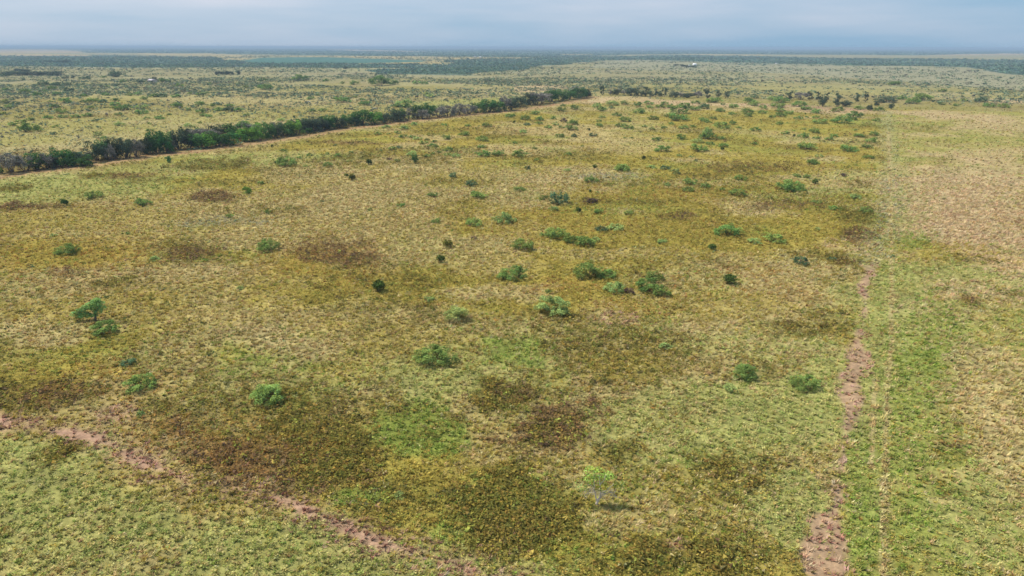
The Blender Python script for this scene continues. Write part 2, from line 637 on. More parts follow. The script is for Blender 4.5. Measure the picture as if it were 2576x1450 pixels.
def cover(x, y):
    """weights of the cover classes at ground points"""
    r = np.hypot(x, y)
    W = {k: np.zeros(x.shape) for k in NAMES}
    n1 = fbm(x, y, 26, 5, 1.0); n2 = fbm(x * 0.8, y, 9, 4, 5.0); n3 = fbm(x, y, 60, 3, 9.0)
    t = sstep(0.45, 0.60, n1 * 0.7 + n2 * 0.3)
    W['olive'][:] = 1 - 0.75 * t
    W['tan'][:] = 0.75 * t
    W['rust'][:] = 0.12 * sstep(0.5, 0.7, n3)
    W['green'][:] = (0.34 + 0.16 * sstep(110, 230, r)) * sstep(0.5, 0.7, fbm(x, y, 14, 4, 21.0))
    W['brush'][:] = (0.22 + 0.42 * sstep(110, 230, r)) * sstep(0.49, 0.64, fbm(x, y, 18, 4, 33.0))

    def put(k, w):
        for q in W: W[q] = W[q] * (1 - w)
        W[k] = W[k] + w
    # beyond the hedgerow
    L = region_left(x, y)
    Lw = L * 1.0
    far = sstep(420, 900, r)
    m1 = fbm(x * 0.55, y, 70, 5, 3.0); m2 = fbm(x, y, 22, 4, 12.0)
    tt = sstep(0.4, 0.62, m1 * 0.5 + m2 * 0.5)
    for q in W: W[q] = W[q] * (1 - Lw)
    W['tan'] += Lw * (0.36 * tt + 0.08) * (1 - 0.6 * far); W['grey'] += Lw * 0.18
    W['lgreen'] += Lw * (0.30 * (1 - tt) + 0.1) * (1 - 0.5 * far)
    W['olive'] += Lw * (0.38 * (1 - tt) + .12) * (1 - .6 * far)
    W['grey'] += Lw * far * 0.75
    W['brown'] += Lw * 0.30 * sstep(0.5, 0.68, fbm(x, y, 45, 4, 41.0))
    W['brush'] += Lw * 0.5 * sstep(0.48, 0.62, fbm(x * .5, y, 60, 4, 47.0)) * (1 - 0.3 * far)
    # right-hand field
    P = np.vstack([TRACK, SWATH, [FARROW[-1]], [[6000, FARROW[-1][1]]], [[6000, -50], [TRACK[0][0], -50]]])
    Rm = inpoly(P, x, y) * 1.0
    m3 = fbm(x * 0.8, y, 16, 5, 61.0); m4 = fbm(x, y, 5, 3, 63.0)
    s3 = sstep(0.4, 0.6, m3 * .6 + m4 * .4)
    for q in W: W[q] = W[q] * (1 - Rm * 0.9)
    W['lgreen'] += Rm * 0.42 * (1 - s3); W['tan'] += Rm * 0.55 * s3; W['green'] += Rm * 0.12; W['olive'] += Rm * .3
    # foreground corner and centre: greener
    for c, M, k, s, siz in PATCHES:
        dx, dy = x - c[0], y - c[1]
        a = M[0, 0] * dx + M[0, 1] * dy; b = M[1, 0] * dx + M[1, 1] * dy
        d2 = a * a + b * b
        msk = d2 < 4
        if not msk.any(): continue
        xm, ym = x[msk], y[msk]
        sc = max(min(siz * 0.35, 14), 1.2)
        nn = fbm(xm, ym, sc, 4, c[0] * 0.013) - 0.5
        dk = k in ('brush', 'brown')
        w = s * (0.5 if k == 'rust' else 1.0) * (1 - sstep(0.45 if dk else 0.6, 1.18, np.sqrt(d2[msk]) + nn * 1.5))
        if dk: w = w * (0.50 + 0.62 * sstep(0.32, 0.60, fbm(xm, ym, 3.2 if siz < 40 else 7, 3, siz)))
        full = np.zeros(x.shape); full[msk] = w
        put(k, full)
    # far fields and woods
    wob = r * 0.004
    x2 = x + (fbm(x, y, 120, 3, 2.2) - .5) * wob * 20; y2 = y + (fbm(x, y, 160, 3, 8.2) - .5) * wob * 20
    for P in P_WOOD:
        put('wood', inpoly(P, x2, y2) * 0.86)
    x2 = x + (fbm(x, y, 60, 3, 2.2) - .5) * wob * 2; y2 = y + (fbm(x, y, 60, 3, 8.2) - .5) * wob * 4
    for k, LL in P_FAR.items():
        for P in LL: put(k, inpoly(P, x2, y2) * 0.85)
    cropm = inpoly(P_CROP, x, y) * 1.0
    put('crop', cropm)
    # dirt
    nn = fbm(x, y, 1.6, 4, 71.0) - 0.5
    dh = dist_line(HEDGE + np.array([[0.6, -2.8]]), x, y) + nn * 3.0
    wh = (1 - sstep(2.4, 4.4, dh)); put('red', wh * 0.95)
    put('brown', (1 - sstep(3, 9, dist_line(HEDGE + np.array([[-1.5, 4.5]]), x, y) + nn * 4)) * .6)
    put('tan', (1 - sstep(2.5, 9, dist_line(HEDGE + np.array([[1, -7]]), x, y) + nn * 6)) * 0.5)
    dl = dist_line(PATHL, x, y, PATHLW)
    gap = fbm(x, y, 5, 3, 83.0)
    wl_ = (1 - sstep(-0.3, 0.55, dl + nn * 1.2 + (gap - .42) * 1.6))
    put('soil', (1 - sstep(0, 2.4, dl + nn * 3)) * 0.3); put('soil', wl_ * 0.9)
    dt = dist_line(TRACK, x, y, TRACKW)
    wt = (1 - sstep(-0.3, 0.5, dt + nn * 1.8 + (gap - .46) * 2.2))
    put('soil', wt * 0.8)
    # pale mown swath along the old fence line
    ds = dist_line(SWATH, x, y)
    put('lgreen', (1 - sstep(2.0, 5.5, ds + nn * 3)) * 0.35)
    put('grey', (1 - sstep(.8, 3.5, ds + nn * 3)) * 0.2)
    # faint straight wheel ruts
    for dxr in ("2222 1450 2226 1180 2230 1000 2240 880 2243 700 2240 560 2238 400 2234 330", "2190 1180 2196 1060 2200 960"):
        dr = dist_line(wpoly(dxr), x, y)
        rr_ = np.clip(r / 120, 1, 3); put('tan', (1 - sstep(0.08 * rr_, 0.35 * rr_, dr + nn * 0.35)) * 0.8)
    return W, dict(hedge=wh, pathl=wl_, track=wt, crop=cropm, left=L)


def cover_rgb(W):
    T = sum(W[k] for k in NAMES) + 1e-9
    c = sum((W[k] / T)[..., None] * PALM[i] for i, k in enumerate(NAMES))
    return c


# ------------------------------------------------------------------ ground sheet
rings = [0.0, 8.0, 16.0, 22.0]
r = 25.0
while r < 45000:
    rings.append(r); r *= 1.0078
rings = np.array(rings)
ang = np.concatenate([np.linspace(-180, -56, 26)[:-1], np.arange(-56, 56.01, 0.16), np.linspace(56, 180, 26)[1:]])
ang = ang[:-1]
A, RR = np.meshgrid(np.radians(ang), rings)
GX = RR * np.sin(A); GY = RR * np.cos(A)
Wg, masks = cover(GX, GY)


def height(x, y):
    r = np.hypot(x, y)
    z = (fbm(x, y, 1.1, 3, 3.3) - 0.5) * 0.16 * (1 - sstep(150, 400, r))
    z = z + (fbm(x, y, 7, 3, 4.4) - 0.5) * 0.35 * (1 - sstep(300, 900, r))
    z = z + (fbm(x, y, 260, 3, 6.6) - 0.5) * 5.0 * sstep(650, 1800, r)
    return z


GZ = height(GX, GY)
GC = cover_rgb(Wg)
nR, nA = GX.shape
V = np.stack((GX, GY, GZ), -1).reshape(-1, 3)
C = GC.reshape(-1, 3)
ii, jj = np.meshgrid(np.arange(nR - 1), np.arange(nA), indexing='ij')
j2 = (jj + 1) % nA
F = np.stack((ii * nA + jj, (ii + 1) * nA + jj, (ii + 1) * nA + j2, ii * nA + j2), -1).reshape(-1, 4)
F = F[:, ::-1]


def fmask(m, t=0.5):
    return m.reshape(-1)[F].mean(1) > t


cls = np.zeros(len(F), int)
cls[fmask(masks['hedge'])] = 1
cls[fmask(masks['pathl'])] = 2
cls[fmask(masks['track'])] = 3
cls[fmask(masks['crop'])] = 4
for k, (nm, mt) in enumerate((("ground", M_ground), ("dirt_firebreak", M_dirt), ("dirt_path", M_dirt),
                              ("dirt_track", M_dirt), ("crop_field", M_crop))):
    f = F[cls == k]
    used, inv = np.unique(f, return_inverse=True)
    o = mesh_np(nm, V[used], inv.reshape(f.shape), mt, colors=C[used] * 0.73, smooth=True)
    tag(o, kind='structure')

# ------------------------------------------------------------------ meadow cover (uncountable)
rs = np.random.RandomState(11)


def clump_template(kind, seed):
    q = np.random.RandomState(seed)
    V = []
    if kind == 'grass':          # leaning blades
        for i in range(9):
            a = q.rand() * 6.283; rr = q.rand() * 0.16
            x, y = rr * math.cos(a), rr * math.sin(a)
            h = 0.15 + q.rand() * 0.18; w = 0.03 + q.rand() * 0.035
            b = q.rand() * 6.283
            lx, ly = 0.10 + q.randn() * 0.12 + 0.35 * h, -0.06 + q.randn() * 0.12 + x * .5
            V += [(x - w * math.cos(b), y - w * math.sin(b), 0), (x + w * math.cos(b), y + w * math.sin(b), 0), (x + lx, y + ly, h)]
    else:                        # leafy weed: small triangles in a low dome
        for i in range(11):
            d = q.randn(3); d /= np.linalg.norm(d); d[2] = abs(d[2])
            c = d * np.array((0.20, 0.20, 0.24)) * (0.5 + 0.6 * q.rand()); c[2] += 0.05
            for k in range(3):
                V.append(c + q.randn(3) * np.array((0.062, 0.062, 0.03)))
    return np.array(V)


def scatter_points(n, r0, r1, bias, half=54):
    u = rs.rand(n)
    r = (r0 ** bias + u * (r1 ** bias - r0 ** bias)) ** (1 / bias)
    a = R(1) * (rs.rand(n) * 2 * half - half)
    return r * np.sin(a), r * np.cos(a), r


def meadow(name, n, r0, r1, bias, scale_fn, kinds, label, cat):
    x, y, r = scatter_points(n, r0, r1, bias)
    W, mk = cover(x, y)
    Wm = np.stack([W[k] for k in NAMES], 1); Wm /= Wm.sum(1, keepdims=True)
    soil = mk['hedge'] + mk['pathl'] + mk['track']
    keep = (rs.rand(n) > np.clip(soil, 0, 1) * 0.64) & (rs.rand(n) < (1 - sstep(105, 235, r) if name == 'meadow_grass' else sstep(85, 200, r) * (1 - .8 * sstep(330, 480, r))))
    x, y, r, Wm = x[keep], y[keep], r[keep], Wm[keep]
    # dense where brush grows, thinner on tan ground
    cs = np.cumsum(Wm, 1); ci = (rs.rand(len(x))[:, None] > cs).sum(1).clip(0, len(NAMES) - 1)
    pal = PAL[ci, rs.randint(0, 3, len(x))]
    # every stand carries a mix of species: pale stalks, yellow-green weeds, dark forbs
    e = rs.rand(len(x))
    extra = np.array([lin(c) for c in ((206, 190, 146), (126, 140, 72), (104, 88, 58), (176, 158, 84))]) * 0.8
    sel = (e < 0.16) & (Wm[:, NAMES.index('brush')] + Wm[:, NAMES.index('brown')] < .5)
    pal[sel] = extra[rs.randint(0, 4, sel.sum())] * 0.5 + pal[sel] * 0.5
    pal = pal * (1.27 if name == 'meadow_grass' else 1.16) * (0.84 + 0.32 * rs.rand(len(x)))[:, None] * (1 + 0.06 * rs.randn(len(x), 3))
    sc = scale_fn(r) * (0.7 + 0.6 * rs.rand(len(x)))
    bi = [NAMES.index('brush'), NAMES.index('brown')]
    br = np.isin(ci, bi); sc = sc * np.where(br, 1.6, 1.0)
    gi = np.isin(ci, [NAMES.index(k) for k in ('tan', 'soil', 'pink', 'grey')]) | ((rs.rand(len(x)) < 0.35) & ~br)
    Vs, Fs, Cs = [], [], []; base = 0
    gz = height(x, y)
    for kd, msk in (('grass', gi), ('weed', ~gi)):
        idx = np.nonzero(msk)[0]
        for s in range(4):
            id_ = idx[s::4]
            if not len(id_): continue
            T = clump_template(kd, 100 + s)
            a = rs.rand(len(id_)) * 6.283 if kd == 'weed' else rs.randn(len(id_)) * 0.7
            ca, sa = np.cos(a), np.sin(a); k = sc[id_]
            P = np.empty((len(id_), len(T), 3), np.float32)
            P[:, :, 0] = (T[:, 0][None] * ca[:, None] - T[:, 1][None] * sa[:, None]) * k[:, None] + x[id_][:, None]
            P[:, :, 1] = (T[:, 0][None] * sa[:, None] + T[:, 1][None] * ca[:, None]) * k[:, None] + y[id_][:, None]
            P[:, :, 2] = T[:, 2][None] * k[:, None] + gz[id_][:, None]
            nv = P.shape[0] * P.shape[1]
            blade = (0.82 + 0.36 * rs.rand(len(id_), len(T) // 3)).repeat(3, 1)
            Vs.append(P.reshape(-1, 3)); Cs.append((pal[id_][:, None, :] * blade[..., None]).reshape(-1, 3))
            Fs.append(np.arange(nv).reshape(-1, 3) + base); base += nv
    o = mesh_np(name, np.concatenate(Vs), np.concatenate(Fs), M_veg, colors=np.clip(np.concatenate(Cs), 0.005, 0.8))
    tag(o, label, cat, kind='stuff')
    return o


meadow("meadow_grass", 215000, 30, 235, 0.75, lambda r: 0.68 + r * 0.0046, None,
       "mixed dry grass and low green weeds covering the near part of the pasture", "grass")
meadow("pasture_grass", 90000, 85, 480, 0.15, lambda r: 0.9 + r * 0.0026, None,
       "thin tufts of dry grass and weeds over the middle distance of the pasture", "grass")

# ------------------------------------------------------------------ plants
def leaves(lobes, n, size, q, up=-0.35, elong=1.0):
    """leaf quads on the shells of ellipsoid lobes; returns V, F(quads), tint"""
    w = np.array([l[1][0] * l[1][1] + l[1][2] * l[1][0] for l in lobes]); w /= w.sum()
    li = q.choice(len(lobes), n, p=w)
    Cn = np.array([l[0] for l in lobes])[li]; Rn = np.array([l[1] for l in lobes])[li]
    d = q.randn(n, 3); d /= np.linalg.norm(d, axis=1)[:, None]
    fl = d[:, 2] < up; d[fl, 2] *= -1
    rad = 1 - 0.45 * q.rand(n) ** 2.0
    P = Cn + d * Rn * rad[:, None]
    P[:, 2] = np.maximum(P[:, 2], 0.04)
    nrm = d * 0.7 + q.randn(n, 3) * 0.6 + np.array((0, 0, 0.3)); nrm /= np.linalg.norm(nrm, axis=1)[:, None]
    t = np.cross(nrm, q.randn(n, 3)); t /= np.linalg.norm(t, axis=1)[:, None]
    b = np.cross(nrm, t)
    s = size * (0.6 + 0.8 * q.rand(n))[:, None]
    V = np.stack((P - t * s * elong, P - b * s * .6, P + t * s * elong, P + b * s * .6), 1).reshape(-1, 3)
    F = np.arange(4 * n).reshape(-1, 4)
    lt = (0.65 + 0.6 * q.rand(len(lobes)))[li] * (0.7 + 0.6 * q.rand(n))
    warm = 1 + 0.12 * q.randn(n)
    tint = np.stack((lt * warm, lt, lt * (2 - warm) * 0.97), 1)
    return V, F, tint.repeat(4, 0)


def twigs(tips, n, ln, q, wid=0.02, up=0.35):
    """thin bare twigs fanning out of branch tips"""
    ti = q.randint(0, len(tips), n)
    P = np.array(tips)[ti] + q.randn(n, 3) * ln * 0.35
    d = q.randn(n, 3); d[:, 2] += up; d /= np.linalg.norm(d, axis=1)[:, None]
    s = np.cross(d, q.randn(n, 3)); s /= np.linalg.norm(s, axis=1)[:, None]
    L = ln * (0.5 + q.rand(n))[:, None]
    P[:, 2] = np.maximum(P[:, 2], 0.1)
    V = np.stack((P - s * wid, P + s * wid, P + d * L + s * wid * .4, P + d * L - s * wid * .4), 1).reshape(-1, 3)
    lt = 0.75 + 0.5 * q.rand(n)
    return V, np.arange(4 * n).reshape(-1, 4), np.stack((lt, lt, lt), 1).repeat(4, 0)


def limbs(tips, base_r, q, n0=3, z0=0.0, sides=5):
    """tapered stems from the base up to each tip"""
    m = MB()
    for i, t in enumerate(tips):
        t = np.array(t, float)
        b = np.array((q.randn() * base_r * 0.6, q.randn() * base_r * 0.6, z0 - 0.15))
        mid = b * 0.5 + t * 0.5 + np.array((q.randn() * .08, q.randn() * .08, 0.12 * t[2])); mid[2] = max(mid[2], 0.2 * t[2])
        r = base_r / math.sqrt(max(1, len(tips) / 2.5))
        m.tube([b, b * .25 + mid * .75, mid * .6 + t * .4, t], [r, r * .7, r * .45, r * .18], sides)
    return m


def join(parts):
    Vs, Fs, Cs = [], [], []; n = 0
    for V, F, Cc in parts:
        Vs.append(V); Fs.append(F + n); Cs.append(Cc); n += len(V)
    return np.concatenate(Vs), np.concatenate(Fs), np.concatenate(Cs)


def proto(name, form, seed, detail):
    """form -> (crown mesh, stem mesh), unit footprint: width 1, height 1 (scaled per plant)"""
    q = np.random.RandomState(seed)
    lob = []
    if form == 'mesq':          # low, spreading, made of puffs
        nl = 25
        for i in range(nl):
            a = q.rand() * 6.283; rr = math.sqrt(q.rand()) * 0.42
            top = 0.96 * math.sqrt(max(0.0, 1 - (rr / 0.52) ** 2)) * (0.45 + 0.55 * q.rand() ** .7)
            lob.append(((rr * math.cos(a), rr * math.sin(a), max(0.16, top - 0.15)), (0.05 + .11 * q.rand() ** 1.4, 0.05 + .11 * q.rand() ** 1.4, .10 + .14 * q.rand())))
        for i in range(7):
            a = q.rand() * 6.283; rr = .2 + .2 * q.rand()
            lob.append(((rr * math.cos(a), rr * math.sin(a), .16 + .1 * q.rand()), (.11, .11, .15)))
    elif form == 'juni':        # dense upright
        for i in range(10):
            a = q.rand() * 6.283; rr = math.sqrt(q.rand()) * 0.3
            lob.append(((rr * math.cos(a), rr * math.sin(a), 0.32 + 0.38 * q.rand() * (1 - rr)), (.2, .2, .3)))
    elif form == 'tree':        # hedgerow tree: round top, foliage to the ground
        for i in range(26):
            a = q.rand() * 6.283; rr = math.sqrt(q.rand()) * 0.40
            z = 0.12 + 0.72 * q.rand() ** 0.9 * math.sqrt(max(.1, 1 - (rr / .5) ** 2))
            s = .11 + .09 * q.rand()
            lob.append(((rr * math.cos(a), rr * math.sin(a), z), (s, s, s * 0.95)))
    elif form == 'oak':         # taller, gappy, ragged
        for i in range(17):
            a = q.rand() * 6.283; rr = math.sqrt(q.rand()) * 0.34
            z = 0.12 + 0.78 * q.rand()
            s = .09 + .09 * q.rand()
            lob.append(((rr * math.cos(a), rr * math.sin(a), z), (s, s, s * 0.8)))
    else:                       # bare
        for i in range(16):
            a = q.rand() * 6.283; rr = math.sqrt(q.rand()) * 0.40
            z = 0.25 + 0.62 * q.rand() * math.sqrt(max(.1, 1 - (rr / .5) ** 2))
            lob.append(((rr * math.cos(a), rr * math.sin(a), z), (.12, .12, .12)))
    tips = [l[0] for l in lob]
    n, s = {'mesq': ((3400, 0.020), (1100, 0.034), (260, 0.07)),
            'juni': ((2600, 0.026), (900, 0.045), (260, 0.08)),
            'tree': ((0, 0), (2600, 0.026), (420, 0.06)),
            'oak': ((0, 0), (1500, 0.028), (320, 0.06)),
            'bare': ((0, 0), (260, 0.03), (60, 0.06))}[form][detail]
    parts = [leaves(lob, n, s, q, up=-0.6, elong=1.5 if form == 'juni' else 1.1)]
    if form == 'mesq':
        V, F, T = twigs(tips, n // 9, 0.10, q, 0.006); parts.append((V, F, T * 1.25))
    if form == 'bare':
        V, F, T = twigs(tips, (1700 if detail < 2 else 300), 0.13, q, 0.006 if detail < 2 else .012)
        parts = [(V, F, T)]
    V, F, T = join(parts)
    crown = mesh_np(name, V, F, None, colors=T, link=False)
    stem = limbs(tips[:(9 if detail < 2 else 4)], {'mesq': .022, 'juni': .03, 'tree': .04, 'oak': .035, 'bare': .035}[form], q)
    st = mesh_np(name + "_stem", np.concatenate(stem.V), np.concatenate(stem.F), None, link=False)
    # under-leaves of the bare kind: separate leafy wisps
    wisps = None
    if form == 'bare' and detail < 2:
        V, F, T = leaves(lob, 420, 0.03, q); wisps = mesh_np("foliage", V, F, None, colors=T, link=False)
    return crown, st, wisps


PROTO = {}
for form, nv in (('mesq', 6), ('juni', 3), ('tree', 5), ('oak', 4), ('bare', 4)):
    for d in (0, 1, 2):
        if form in ('tree', 'oak', 'bare') and d == 0: continue
        PROTO[form, d] = [proto(form, form, 50 + k * 7 + d * 100 + len(form), d) for k in range(nv)]
MATC = {}


def withmat(me, mat):
    key = (me.name, mat.name)
    if key not in MATC:
        c = me.copy(); c.materials.clear(); c.materials.append(mat); MATC[key] = c
    return MATC[key]


# kind -> (name, category, form, foliage, stem part name, group)
KINDS = {
    'm': ("mesquite_bush", "bush", 'mesq', F_mesq), 'p': ("pale_bush", "bush", 'mesq', F_pale),
    'd': ("dark_bush", "bush", 'mesq', F_dark), 'j': ("juniper_bush", "juniper", 'juni', F_juni),
    'o': ("juniper_bush", "juniper", 'juni', F_oliv), 'u': ("bare_bush", "bush", 'mesq', F_purp),
    'G': ("hedgerow_tree", "tree", 'tree', F_green), 'g': ("hedgerow_tree", "tree", 'tree', F_bright),
    'D': ("hedgerow_tree", "tree", 'tree', F_drk), 'B': ("bare_tree", "tree", 'bare', F_grey),
    'y': ("hedgerow_tree", "tree", 'tree', F_yell), 'O': ("oak_tree", "tree", 'oak', F_drk), 'E': ("oak_tree", "tree", 'tree', F_drk),
}
count = [0]
PLACED = []


def plant(u, vb, w, h, kind, label=None, short=None, group=None, zone='field'):
    """a plant whose outline in the photograph is w x h picture units with its foot at (u, vb)"""
    rnd = random.Random(int(u * 31 + vb * 77))
    c = at(u, vb); dep = depth_of(c)
    th = math.asin(min(1, CAM_H / math.hypot(math.hypot(*c), CAM_H)))
    Rr = w / 2
    vc = vb - Rr * math.sin(th) * 0.8
    c = at(u, vc); dep = depth_of(c)
    W = w * dep / FPX
    t = h - Rr * math.sin(th) * 0.8
    Hh = math.sqrt(max(t * t - (Rr * math.sin(th)) ** 2 * .8, 0)) / math.cos(th) * dep / FPX
    name, cat, form, mat = KINDS[kind]
    lo, hi = {'mesq': (.44, .85), 'juni': (.7, 1.15), 'tree': (.6, 1.6), 'oak': (.6, 1.8), 'bare': (.5, 1.4)}[form]
    if kind == 'E': lo = .32
    Hh = min(max(Hh, lo * W), hi * W)
    wr = w * 0.3975          # width in the rendered picture, pixels
    det = 0 if wr > 20 else (1 if wr > 9 else 2)
    if form in ('tree', 'oak', 'bare'): det = 1 if wr > 7 else 2
    ps = PROTO[form, det]; k = rnd.randrange(len(ps))
    crown, st, wisps = ps[k]
    z = float(height(np.array([c[0]]), np.array([c[1]]))[0])
    sx = W * (((1.14, 1.24, 1.36)[det] if form == 'mesq' else 1.16) if form in ('mesq', 'juni') else 1.14)
    root = bpy.data.objects.new(name, None); col.objects.link(root)
    root.empty_display_size = 0.5
    root.location = (c[0], c[1], z - 0.03); root.rotation_euler = (rnd.uniform(-.1, .1), rnd.uniform(-.1, .1), rnd.random() * 6.283)
    root.scale = (sx, sx * (0.72 + .34 * rnd.random()), Hh * {'mesq': 1.1, 'juni': 1.1, 'tree': 1.3, 'oak': 1.15, 'bare': 1.3}[form])
    cr = bpy.data.objects.new("crown", withmat(crown, mat)); col.objects.link(cr); cr.parent = root
    s = bpy.data.objects.new("trunk" if form in ('tree', 'oak', 'bare') else "stem", withmat(st, M_bark)); col.objects.link(s); s.parent = root
    if wisps is not None:
        q = bpy.data.objects.new("foliage", withmat(wisps, F_drk)); col.objects.link(q); q.parent = root
    root['category'] = cat
    PLACED.append(dict(o=root, u=u, v=vc, w=w, h=h, kind=kind, label=label, short=short, zone=zone, group=group))
    return root


def frame(k):
    z, i = k
    i = int(i)
    if z == 'A': return lambda x, y: (644 * i + .25 * x, 93.9 + .25 * y), .25
    if z == 'B': return lambda x, y: (858.7 * i + .33333 * x, 402.5 + .33333 * y), .33333
    if z == 'C': return lambda x, y: (858.7 * i + .39826 * x, 872.1 + .39826 * y), .39826
    if z == 'H': return (lambda x, y: ((0, 402.5)[i] + .16667 * x, (322, 268.3)[i] + .16667 * y)), .16667


